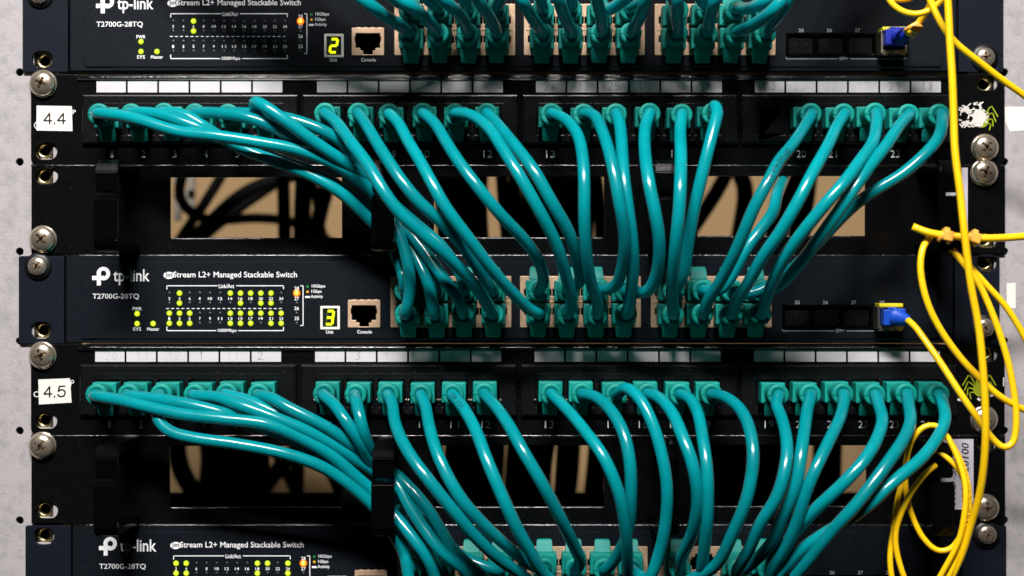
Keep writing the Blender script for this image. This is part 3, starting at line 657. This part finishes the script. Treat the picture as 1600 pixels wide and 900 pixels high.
R1 = {   # panel 4.4 port: (points, switch port, peak, tp)
 1: ([(190, 181, 36), (220, 188, 40), (280, 206, 43), (334, 212, 45), (400, 222, 45), (475, 237, 42), (544, 267, 38), (580, 297, 34), (597, 322, 30), (612, 345, 33), (629, 380, 36), (639, 425, 38), (640, 462, 35)], (0, 0, 'L')),
 2: ([(240, 177, 36), (274, 186, 40), (310, 200, 41), (346, 216, 37), (380, 233, 34), (430, 252, 34), (490, 276, 34), (535, 303, 33), (577, 343, 28), (600, 366, 24), (613, 385, 22), (622, 410, 26), (631, 434, 32)], (0, 0, 'U')),
 3: ([(290, 180, 33), (320, 199, 34), (360, 221, 31), (420, 243, 29), (490, 270, 28), (540, 298, 26), (580, 330, 22), (606, 345, 22), (630, 367, 26), (652, 405, 30), (668, 440, 34)], (0, 1, 'L')),
 4: ([(346, 177, 38), (385, 183, 43), (424, 197, 43), (460, 217, 40), (500, 243, 36), (545, 272, 31), (585, 303, 26), (612, 330, 28), (636, 358, 32), (666, 396, 36), (695, 438, 40), (718, 470, 36)], (0, 2, 'L')),
 5: ([(405, 178, 34), (454, 186, 38), (502, 203, 39), (530, 219, 37), (558, 248, 32), (590, 285, 24), (620, 330, 20), (648, 366, 22), (668, 400, 26), (683, 430, 31)], (0, 1, 'U')),
 6: ([(398, 159, 42), (412, 165, 48), (445, 188, 49), (490, 221, 46), (544, 257, 40), (578, 280, 34), (610, 315, 26), (650, 350, 22), (690, 385, 24), (715, 420, 28), (727, 445, 32)], (0, 2, 'U')),
 7: ([(526, 192), (545, 218), (575, 258), (600, 300), (622, 330), (665, 371), (700, 402), (737, 440), (757, 468)], (0, 3, 'L'), 54, .42),
 8: ([(572, 195), (588, 222), (607, 252), (630, 286), (655, 316), (690, 347), (716, 375), (742, 412), (760, 440)], (0, 3, 'U'), 50, .45),
 9: ([(622, 192), (637, 220), (655, 250), (677, 290), (697, 325), (735, 376), (772, 425), (805, 462), (828, 484)], (1, 0, 'L'), 54, .42),
 10: ([(680, 194), (697, 222), (715, 250), (747, 293), (780, 333), (827, 384), (846, 418), (849, 442)], (1, 0, 'U'), 53, .45),
 11: ([(738, 181), (765, 202), (785, 232), (810, 272), (838, 321), (869, 381), (886, 437), (893, 470)], (1, 1, 'L'), 56, .45),
 12: ([(775, 192), (795, 216), (835, 268), (862, 316), (889, 364), (903, 412), (906, 440)], (1, 1, 'U'), 52, .45),
 13: ([(885, 188), (903, 212), (911, 250), (913, 290), (913, 330), (915, 380), (922, 435), (934, 475)], (1, 2, 'L'), 54, .45),
 14: ([(928, 180), (941, 205), (956, 255), (968, 318), (976, 368), (973, 413), (961, 447)], (1, 2, 'U'), 55, .45),
 15: ([(969, 198), (972, 235), (975, 280), (981, 325), (988, 378), (989, 425), (985, 468)], (1, 3, 'L'), 47, .45),
 16: ([(1008, 200), (1008, 240), (1014, 285), (1023, 330), (1030, 375), (1027, 425), (1012, 455)], (1, 3, 'U'), 54, .45),
 17: ([(1063, 200), (1064, 245), (1063, 290), (1061, 330), (1056, 380), (1051, 437), (1050, 470)], (2, 0, 'L'), 54, .45),
 18: ([(1116, 165, 40), (1121, 174, 46), (1114, 205, 51), (1104, 245, 54), (1093, 290, 54), (1084, 330, 51), (1076, 375, 46), (1067, 430, 38)], (2, 0, 'U')),
 20: ([(1258, 197), (1237, 228), (1217, 252), (1201, 282), (1178, 325), (1153, 385), (1127, 437), (1106, 470)], (2, 1, 'L'), 55, .42, (.052, '22AWG 4PR ETL', .0030)),
 21: ([(1308, 197), (1295, 225), (1267, 275), (1245, 318), (1218, 364), (1194, 398), (1168, 444), (1150, 473)], (2, 2, 'L'), 54, .42),
 22: ([(1370, 190), (1364, 222), (1342, 254), (1320, 284), (1293, 315), (1258, 358), (1226, 402), (1207, 441), (1197, 470)], (2, 3, 'L'), 56, .42),
 23: ([(1405, 197), (1385, 227), (1362, 256), (1340, 286), (1312, 327), (1284, 366), (1248, 414), (1218, 446)], (2, 3, 'U'), 50, .45),
 24: ([(1472, 192, 38), (1468, 212, 44), (1450, 236, 49), (1407, 274, 51), (1370, 296, 50), (1338, 318, 48), (1307, 348, 43), (1278, 380, 38), (1238, 420, 35), (1200, 448, 33), (1170, 460, 33)], (2, 2, 'U')),
}
for n, v in R1.items():
    g = v[1]; patch('teal patch cable from port %d of the panel marked 4.4' % n, pp('p', n), v[0], sw('B', *g), *(v[2:] if len(v) > 2 else ()))
patch('short visible teal cable emerging behind the port 20 cable of panel 4.4', None,
      [(1232, 262, -30), (1222, 285, 0), (1213, 308, 24), (1208, 332, 33), (1188, 360, 38), (1168, 386, 40), (1142, 432, 38), (1122, 455, 35)], sw('B', 2, 1, 'U'))
R2 = {
 1: ([(190, 626, 36), (226, 635, 40), (290, 648, 44), (353, 655, 46), (417, 663, 46), (465, 682, 43), (513, 708, 40), (561, 749, 35), (583, 768, 33), (612, 800, 33), (640, 834, 38), (668, 872, 40)], (0, 1, 'L')),
 2: ([(242, 623, 37), (290, 631, 41), (347, 645, 42), (385, 658, 38), (430, 675, 34), (480, 700, 30), (530, 733, 28), (575, 768, 24), (603, 800, 22), (622, 832, 24), (632, 865, 30)], (0, 0, 'L')),
 3: ([(249, 620, 33), (243, 637, 36), (247, 656, 39), (264, 674, 42), (305, 685, 44), (369, 694, 45), (449, 710, 44), (506, 731, 41), (551, 762, 37), (583, 791, 34), (606, 820, 30), (624, 850, 30)], (0, 0, 'U')),
 4: ([(340, 621, 37), (370, 631, 42), (417, 648, 44), (481, 674, 42), (529, 700, 38), (560, 720, 34), (590, 738, 30), (618, 752, 34), (636, 784, 38), (660, 822, 42), (689, 860, 46), (730, 895, 42)], (0, 2, 'L')),
 5: ([(385, 625, 33), (420, 641, 36), (465, 663, 36), (530, 697, 33), (575, 730, 26), (600, 750, 24), (625, 785, 26), (648, 822, 30), (664, 850, 31)], (0, 1, 'U')),
 6: ([(425, 622, 37), (449, 636, 41), (513, 669, 41), (554, 699, 36), (585, 722, 28), (612, 736, 31), (640, 762, 37), (668, 795, 40), (692, 833, 40), (712, 865, 42), (748, 895, 40)], (0, 3, 'L')),
 7: ([(523, 633, 37), (540, 657, 43), (560, 686, 42), (578, 718, 34), (598, 750, 24), (630, 790, 24), (668, 822, 30), (700, 850, 33), (725, 875, 33)], (0, 2, 'U')),
 8: ([(560, 640, 41), (566, 668, 44), (577, 700, 38), (596, 735, 24), (640, 785, 18), (690, 840, 22), (725, 872, 28)], (0, 3, 'U')),
 9: ([(612, 628), (618, 664), (637, 705), (668, 748), (710, 800), (742, 838), (778, 872), (812, 896)], (1, 0, 'L'), 55, .42),
 10: ([(664, 632), (672, 672), (687, 718), (718, 776), (762, 826), (800, 860), (825, 880)], (1, 0, 'U'), 52, .45),
 11: ([(722, 635), (743, 672), (762, 722), (785, 776), (806, 822), (828, 861), (850, 898)], (1, 1, 'L'), 52, .45, (.012, '22281 ELDN', .0026)),
 12: ([(776, 637), (797, 668), (818, 706), (846, 754), (874, 806), (897, 853), (907, 878)], (1, 1, 'U'), 52, .45),
 13: ([(882, 636), (912, 671), (944, 716), (966, 768), (977, 822), (980, 870), (982, 905)], (1, 3, 'L'), 56, .45),
 14: ([(932, 621), (957, 645), (974, 676), (984, 720), (986, 775), (981, 830), (966, 866)], (1, 2, 'U'), 47, .45),
 15: ([(978, 606, 40), (998, 621, 48), (1018, 658, 54), (1033, 706, 57), (1042, 760, 56), (1040, 815, 50), (1029, 868, 42), (1012, 905, 36)], (1, 3, 'U')),
 16: ([(1027, 620), (1050, 645), (1066, 681), (1082, 725), (1090, 775), (1083, 828), (1064, 875)], (2, 0, 'U'), 54, .45),
 17: ([(1078, 623), (1091, 648), (1098, 685), (1105, 737), (1106, 800), (1100, 860), (1097, 900)], (2, 1, 'L'), 52, .45),
 18: ([(1132, 620), (1157, 640), (1171, 670), (1177, 715), (1168, 775), (1145, 833), (1118, 884), (1070, 912)], (2, 0, 'L'), 55, .42),
 19: ([(1213, 632), (1221, 652), (1228, 680), (1230, 706), (1224, 745), (1213, 778), (1190, 815), (1169, 861), (1150, 897)], (2, 2, 'L'), 54, .42),
 20: ([(1262, 637), (1258, 665), (1252, 706), (1246, 748), (1236, 778), (1222, 808), (1208, 845), (1175, 880)], (2, 2, 'U'), 50, .42),
 21: ([(1318, 633), (1312, 655), (1298, 684), (1273, 736), (1257, 775), (1245, 815), (1228, 855), (1205, 895)], (2, 3, 'L'), 50, .42),
 22: ([(1373, 633), (1379, 655), (1372, 682), (1352, 717), (1317, 756), (1270, 800), (1240, 833), (1208, 866)], (2, 3, 'U'), 53, .42),
 23: ([(1420, 634), (1423, 656), (1413, 684), (1385, 726), (1340, 786), (1300, 830), (1264, 876), (1240, 905)], None, 54, .5),
 24: ([(1474, 633), (1477, 655), (1466, 682), (1440, 716), (1390, 758), (1360, 787), (1320, 815), (1275, 842), (1245, 866), (1215, 900)], None, 48, .5),
}
for n, v in R2.items():
    g = v[1]; patch('teal patch cable from port %d of the panel marked 4.5' % n, pp('q', n), v[0], sw('C', *g) if g else None, *(v[2:] if len(v) > 2 else ()))
patch('dark teal cable looping low into the last port pair of bottom switch', None, [(1330, 815, -30), (1300, 838, 10), (1270, 855, 22), (1240, 872, 30), (1215, 890, 33)], sw('C', 2, 1, 'U')) if False else None
ORD = ['first', 'second', 'third', 'fourth']; BLK = ['left', 'middle', 'right']; ROW = {'U': 'upper', 'L': 'lower'}
RA = {
 (0, 0, 'L'): [(610, 30), (580, 9), (550, -14), (515, -40)], (0, 1, 'L'): [(664, 28), (640, 8), (612, -12), (580, -40)], (0, 2, 'L'): [(722, 27), (698, 4), (675, -18), (650, -45)], (0, 3, 'L'): [(763, 24), (747, 0), (733, -22), (715, -50)],
 (0, 0, 'U'): [(624, 4), (600, -14), (570, -38)], (0, 1, 'U'): [(674, 4), (655, -14), (630, -40)], (0, 2, 'U'): [(727, 0), (717, -18), (700, -45)], (0, 3, 'U'): [(781, 0), (781, -20), (778, -50)],
 (1, 0, 'L'): [(831, 27), (816, 0), (800, -28), (785, -55)], (1, 1, 'L'): [(881, 23), (873, 0), (866, -25), (855, -55)], (1, 2, 'L'): [(939, 25), (933, 0), (928, -28), (920, -55)], (1, 3, 'L'): [(1000, 27), (1009, 0), (1020, -30), (1035, -55)],
 (1, 0, 'U'): [(846, 2), (838, -18), (825, -50)], (1, 1, 'U'): [(894, 0), (887, -20), (875, -50)], (1, 2, 'U'): [(953, 15), (972, 2), (995, -18), (1020, -50)], (1, 3, 'U'): [(1000, 5), (1018, -12), (1045, -45)],
 (2, 0, 'L'): [(1058, 25), (1059, 0), (1060, -25), (1062, -55)], (2, 1, 'L'): [(1110, 27), (1118, 0), (1127, -28), (1140, -55)], (2, 2, 'L'): [(1182, 36), (1210, 14), (1232, -12), (1255, -45)], (2, 3, 'L'): [(1212, 32), (1228, 8), (1243, -18), (1265, -50)],
 (2, 0, 'U'): [(1052, 0), (1048, -20), (1044, -50)], (2, 1, 'U'): [(1096, 0), (1090, -20), (1085, -50)], (2, 2, 'U'): [(1172, 13), (1200, -1), (1222, -18), (1250, -50)], (2, 3, 'U'): [(1206, 2), (1222, -14), (1245, -50)],
}
for (g, i, r), pts in RA.items():
    px0, py0 = SWPORT['A', g, i, r]; top = 30 if r == 'U' else 46
    pts = [(a, b, min(27 + .62 * math.hypot(a - px0, b - py0) * (1 if r == 'L' else .75), (70 if r == 'L' else 56) + 2 * i)) for a, b in pts]
    nn = g * 8 + 2 * i + (1 if r == 'U' else 0) + 1; ex = 172 + 343 * ((nn - 1) // 6) + 49 * ((nn - 1) % 6); lx_, ly_ = pts[-1][:2]
    pts += [(lx_ + (ex - lx_) * .45, ly_ - 75, 60), (lx_ + (ex - lx_) * .8, ly_ - 135, 50), (ex, -235, 30)]
    patch('teal cable in top switch, %s row, %s port of the %s block' % (ROW[r], ORD[i], BLK[g]), sw('A', g, i, r), pts, None, 58 if r == 'L' else 46, .6)

# ------------------------------------------------------------------ transceivers and yellow fibre
def transceiver(dx, dy, label, darkblue):
    x = lambda v: v + dx; y = lambda v: v + dy
    T = thing('transceiver_module', label, 'transceiver', Wp(x(1385), y(513), 0), 'optical transceivers in the switch slots')
    c = MB(); c.plate(rrect(x(1363), y(478), x(1404), y(513), 1.5), [rrect(x(1367), y(482), x(1400), y(508), 1)], -40, 11, .25)
    c.pbox(x(1366), y(509), x(1374), y(516), 8, 11.2); c.pbox(x(1393), y(509), x(1401), y(516), 8, 11.2); c.pbox(x(1378), y(508), x(1390), y(515), 9.5, 12.5, 0, .0004)
    c.build('module_shell', M['sfp'], T)
    MB().pbox(x(1365), y(480), x(1403), y(510), 2, 4).build('module_interior', M['dark'], T)
    l = MB(); l.pbox(x(1364), y(473.5), x(1401), y(479.5), 3, 13, 0, .0005); l.build('pull_latch', M['latch'], T)
    return T
transceiver(0, 0, 'silver transceiver with yellow latch in the middle switch', False)
transceiver(5, -425, 'silver transceiver with yellow latch in the top switch', True)
FG = 'yellow fibre cables'
def fibre(label, pts, r=1.55, plug=None, name='fibre_cable', mark=None):
    T = thing(name, label, 'cable', P(*pts[0]), FG)
    path = [P(*p) for p in pts]
    if plug:
        cx, cy, tip, dk = plug; mt = M['deepblue'] if dk else M['blue']
        path = [P(*tip)] + path
        b = MB(); b.pbox(cx - 17, cy - 12, cx + 15, cy + 12, 5, 17, 0, .0005); b.pbox(cx - 4, cy - 13.6, cx + 15, cy + 13, 12, 19, 0, .0005); b.pbox(cx - 10, cy - 15.5, cx + 4, cy - 12.5, 9, 16, 0, .0003)
        bo = b.build('blue_connector', mt, T)
        a = Wp(cx + 3, cy, 18); e = P(*tip); ax = [a.lerp(e, i / 40) for i in range(41)]
        MB().tube(ax, lambda t: (.0039 - .0017 * t) * (1 + .13 * math.sin(t * 44)), 16).build('ribbed_boot', mt, bo)
    sp_ = smooth_path(path, .002); MB().tube(sp_, r / 1000, 12).build('fibre_jacket', M['yellow'], T)
    if mark: print_on(T, sp_, r / 1000, *mark)
    return T
fibre('thick yellow fibre hanging down the full height of the right side', [(1476, -60, 66), (1481, 0, 66), (1484, 62, 67), (1488, 124, 68), (1490, 180, 68), (1492, 235, 69), (1500, 300, 70), (1507, 365, 71), (1517, 445, 70), (1529, 510, 69), (1537, 590, 68), (1540, 670, 66), (1537, 728, 62), (1529, 780, 56), (1516, 824, 50), (1503, 866, 46), (1480, 915, 42)], 1.72)
fibre('yellow fibre crossing the top right corner down to the right edge', [(1440, -40, 50), (1453, 0, 50), (1461, 18, 51), (1474, 43, 52), (1492, 66, 53), (1529, 96, 52), (1565, 124, 50), (1602, 150, 48), (1650, 185, 45)], 1.6)
fibre('yellow fibre sagging in a shallow loop at the top edge', [(1380, -30, 44), (1389, 0, 45), (1404, 15, 46), (1428, 23, 47), (1447, 19, 48), (1470, 2, 50), (1492, -28, 52)], 1.5)
fibre('yellow fibre just peeking in at the top edge above a transceiver', [(1370, -14, 40), (1395, -1, 41), (1412, 0, 41), (1430, -6, 40), (1450, -22, 40)], 1.4)
fibre('yellow fibre rising from the dark blue connector in the top switch', [(1429, 43, 34), (1441, 29, 38), (1453, 8, 42), (1463, -12, 44), (1475, -45, 44)], 1.6, (1388, 66, (1418, 53, 30), True))
fibre('yellow fibre from the blue connector looping under and back up', [(1428, 508, 33), (1440, 524, 37), (1467, 563, 43), (1504, 620, 49), (1533, 661, 51), (1550, 685, 51), (1569, 701, 52), (1582, 694, 52), (1588, 653, 52), (1580, 587, 51), (1568, 540, 50), (1551, 491, 49), (1528, 441, 47), (1512, 420, 46), (1488, 390, 44)], 1.6, (1385, 495, (1418, 500, 30), False))
fibre('yellow fibre bending down and crossing behind over the green spider', [(1453, 371, 44), (1443, 384, 47), (1438, 418, 49), (1447, 467, 50), (1464, 506, 50), (1484, 537, 50), (1504, 563, 50), (1529, 589, 51), (1549, 609, 52), (1569, 624, 52), (1602, 641, 50), (1650, 665, 48)], 1.6)
fibre('yellow fibre running off the right edge beside the white tape', [(1482, 386, 40), (1500, 402, 42), (1517, 418, 43), (1541, 445, 44), (1571, 478, 45), (1600, 525, 45), (1625, 580, 44)], 1.5)
fibre('yellow fibre lying level with its cut end and two ties', [(1426, 354, 48), (1440, 360, 49), (1456, 365, 50), (1480, 368, 50), (1502, 370, 51), (1527, 372, 52), (1560, 372, 52), (1605, 369, 50), (1660, 365, 48)], 1.75)
fibre('yellow fibre loop arching over behind the lowest right teal cable', [(1502, 836, 45), (1486, 858, 44), (1467, 862, 43), (1444, 843, 42), (1424, 803, 41), (1415, 764, 41), (1416, 721, 41), (1424, 690, 42), (1442, 667, 43), (1461, 663, 43), (1477, 678, 44), (1495, 712, 47), (1508, 756, 50), (1508, 792, 51), (1498, 845, 49), (1474, 892, 46), (1455, 925, 44)], 1.36)
fibre('yellow fibre loop nearest the left of the coil at lower right', [(1512, 770, 44), (1503, 742, 44), (1488, 722, 43), (1464, 707, 41), (1438, 713, 40), (1418, 734, 40), (1404, 773, 42), (1396, 828, 43), (1391, 860, 43), (1392, 894, 43), (1399, 925, 43)], 1.36)
fibre('yellow fibre of the coil starting beside the manager ring', [(1462, 727, 45), (1451, 735, 47), (1432, 757, 48), (1413, 790, 48), (1400, 828, 47), (1400, 856, 46), (1411, 898, 46), (1424, 930, 46)], 1.36)
fibre('yellow fibre of the coil with printed marks, outermost on its right', [(1480, 682, 42), (1499, 716, 45), (1512, 756, 48), (1514, 795, 48), (1505, 845, 47), (1490, 884, 45), (1470, 925, 43)], 1.42, mark=(.008, 'OFNR CABLE 2 CORE LSZH OS 2018 12', .0021))
def tie(label, cx, cy, h, r, knot):
    T = thing('cable_tie', label, 'cable tie', P(cx, cy, h), 'cable ties on the yellow fibres')
    c = P(cx, cy, h); b = MB()
    for k, (ox, a) in enumerate(((-.0017, 10), (.0009, -12))):
        pts = [c + Vector((ox + .0006 * math.sin(i * .3 + k), r * math.cos(i * math.tau / 24) * 1.0, r * math.sin(i * math.tau / 24))) for i in range(25)]
        pts = [c + (Matrix.Rotation(math.radians(a + knot), 3, 'Y') @ (p - c)) for p in pts]
        b.tube(pts, .00095, 8)
    b.build('tie_band', M['tie'], T)
    q = MB(); q.box((-.0021, -r - .0026, -.0024), (.0021, -r + .0006, .0022), 0, .0006, Matrix.Translation(c) @ Matrix.Rotation(math.radians(knot), 4, 'Y')); q.build('tie_head', M['tie'], T)
tie('orange yellow tie on the level fibre, left of the thick cable', 1478, 368.5, 50.3, .0031, 12)
tie('orange yellow tie on the level fibre, right of the thick cable', 1521, 371.8, 52, .0031, 20)
tie('knotted orange yellow tie at the dark blue connector', 1428, 46, 34, .0036, 40)

# ------------------------------------------------------------------ black cables behind the panels
BG = 'black cables behind the rack units'
def rear(label, pts, r=4.6):
    T = MB().tube(smooth_path([P(p[0], p[1], p[2] - 45) for p in pts], .006), r * .86 / 1000, 10).build('rear_cable', M['black']); tag(T, label, 'cable', BG)
rear('black rear cable curling down at the left end of upper left window', [(300, 240, -160), (284, 275, -170), (277, 310, -180), (300, 335, -190), (330, 345, -200), (400, 340, -210), (470, 350, -210), (540, 395, -210)], 4.0)
rear('straight black rear cable slanting across upper left window', [(360, 250, -200), (340, 285, -205), (315, 325, -205), (290, 360, -205), (265, 400, -205)], 4.2)
rear('black rear cable sweeping up right in the upper left window', [(250, 400, -190), (310, 365, -195), (350, 325, -200), (390, 295, -200), (430, 280, -200), (480, 270, -195)], 5.2)
rear('second black rear cable sweeping up right in the upper left window', [(285, 400, -215), (330, 360, -220), (370, 328, -220), (410, 300, -220), (440, 280, -215), (470, 250, -215)], 4.4)
rear('black rear cable hanging upright left of two in the upper left window', [(440, 230, -170), (443, 290, -175), (444, 340, -175), (446, 420, -175)], 5.0)
rear('black rear cable hanging upright right of two in the upper left window', [(478, 230, -165), (474, 290, -170), (472, 340, -170), (470, 420, -170)], 6.5)
rear('black rear cable leaning at the right end of upper left window', [(520, 240, -180), (512, 290, -180), (500, 330, -180), (488, 400, -180)], 6.0)
rear('black rear cable crossing the teal bundle at upper left window', [(480, 240, -190), (492, 300, -190), (500, 350, -190), (520, 410, -190)], 3.4)
for i, xx in enumerate((690, 706, 722, 738, 754, 790, 806, 822, 838, 854, 870, 886, 902, 918, 934)):
    rear('black rear cable packed in the upper middle window' , [(xx - 4 + 5 * math.sin(i * 2.1), 240, -120 - 6 * (i % 4)), (xx + 3 * math.sin(i), 320, -125 - 6 * (i % 4)), (xx + 6 * math.cos(i * 1.3), 410, -120 - 6 * (i % 4))], 4.6)
for i, xx in enumerate((680, 697, 713, 729, 746, 763, 779, 795, 811, 827, 843, 856, 879, 893, 921, 934)):
    rear('black rear cable packed in the lower middle window', [(xx + 8 + 5 * math.sin(i * 1.9), 640, -120 - 6 * (i % 4)), (xx + 4 * math.sin(i), 740, -125 - 6 * (i % 4)), (xx - 8 + 6 * math.cos(i * 1.7), 840, -120 - 6 * (i % 4))], 4.6)
rear('black rear cable slanting in the upper right window, left one', [(1150, 240, -170), (1120, 300, -175), (1090, 345, -175), (1060, 390, -175)], 5.5)
rear('black rear cable slanting in the upper right window, right one', [(1150, 260, -180), (1166, 290, -185), (1160, 340, -185), (1150, 400, -185)], 6.5)
rear('thick black rear cable behind the port 20 cables of upper right window', [(1230, 240, -150), (1225, 300, -155), (1215, 350, -155), (1205, 420, -155)], 8)
rear('thick dark rear cable behind the port 21 cable in upper right window', [(1262, 240, -160), (1258, 300, -165), (1250, 350, -165), (1242, 420, -165)], 8)
rear('black rear cable at the left end of lower left window', [(278, 660, -170), (276, 710, -175), (290, 750, -180), (318, 790, -180), (340, 830, -180)], 7)
rear('black rear cable leaning in lower left window beside the tan gap', [(315, 660, -180), (326, 710, -185), (322, 750, -185), (312, 820, -185)], 5.5)
for i, xx in enumerate((338, 356, 374, 392, 408)):
    rear('black rear cable packed in the lower left window', [(xx, 650, -130 - 5 * (i % 3)), (xx + 3 * math.sin(i * 2), 740, -135 - 5 * (i % 3)), (xx + 6, 830, -130 - 5 * (i % 3))], 5.2)
rear('black rear cable slanting up right in the lower left window', [(395, 790, -175), (425, 745, -180), (455, 710, -180), (490, 670, -180)], 6)
rear('black rear cable crossing down right in the lower left window', [(425, 690, -190), (440, 725, -190), (462, 765, -190), (480, 820, -190)], 4.6)
rear('black upright rear cable in the lower left window', [(468, 660, -175), (466, 720, -175), (464, 780, -175), (462, 830, -175)], 5)
rear('black rear cable along the right end of lower left window', [(500, 680, -160), (520, 730, -165), (538, 770, -165), (548, 820, -165)], 7)
for i, xx in enumerate((1095, 1113, 1131, 1149, 1167, 1185, 1203, 1221, 1239)):
    rear('black rear cable packed in the lower right window', [(xx, 650, -130 - 5 * (i % 3)), (xx + 3 * math.sin(i * 2), 740, -135 - 5 * (i % 3)), (xx + 6, 830, -130 - 5 * (i % 3))], 5.2)
rear('black upright rear cable left of the tan gap in lower right window', [(1283, 660, -150), (1282, 740, -155), (1280, 830, -155)], 6)
rear('thick black rear cable right of the tan gap in lower right window', [(1306, 660, -150), (1304, 740, -155), (1302, 830, -155)], 5)
br = MB(); a = P(272, 345, -260); b = P(303, 262, -260); br.box((a.x, .26, a.z), (a.x + .004, .265, b.z)); br.box((b.x - .004, .26, a.z), (b.x, .265, b.z)); br.box((a.x, .26, (a.z + b.z) / 2 - .003), (b.x, .265, (a.z + b.z) / 2 + .003), 0)
tag(br.build('rear_bracket', M['grey']), 'blurred grey bracket at the left of the upper left window', 'bracket')
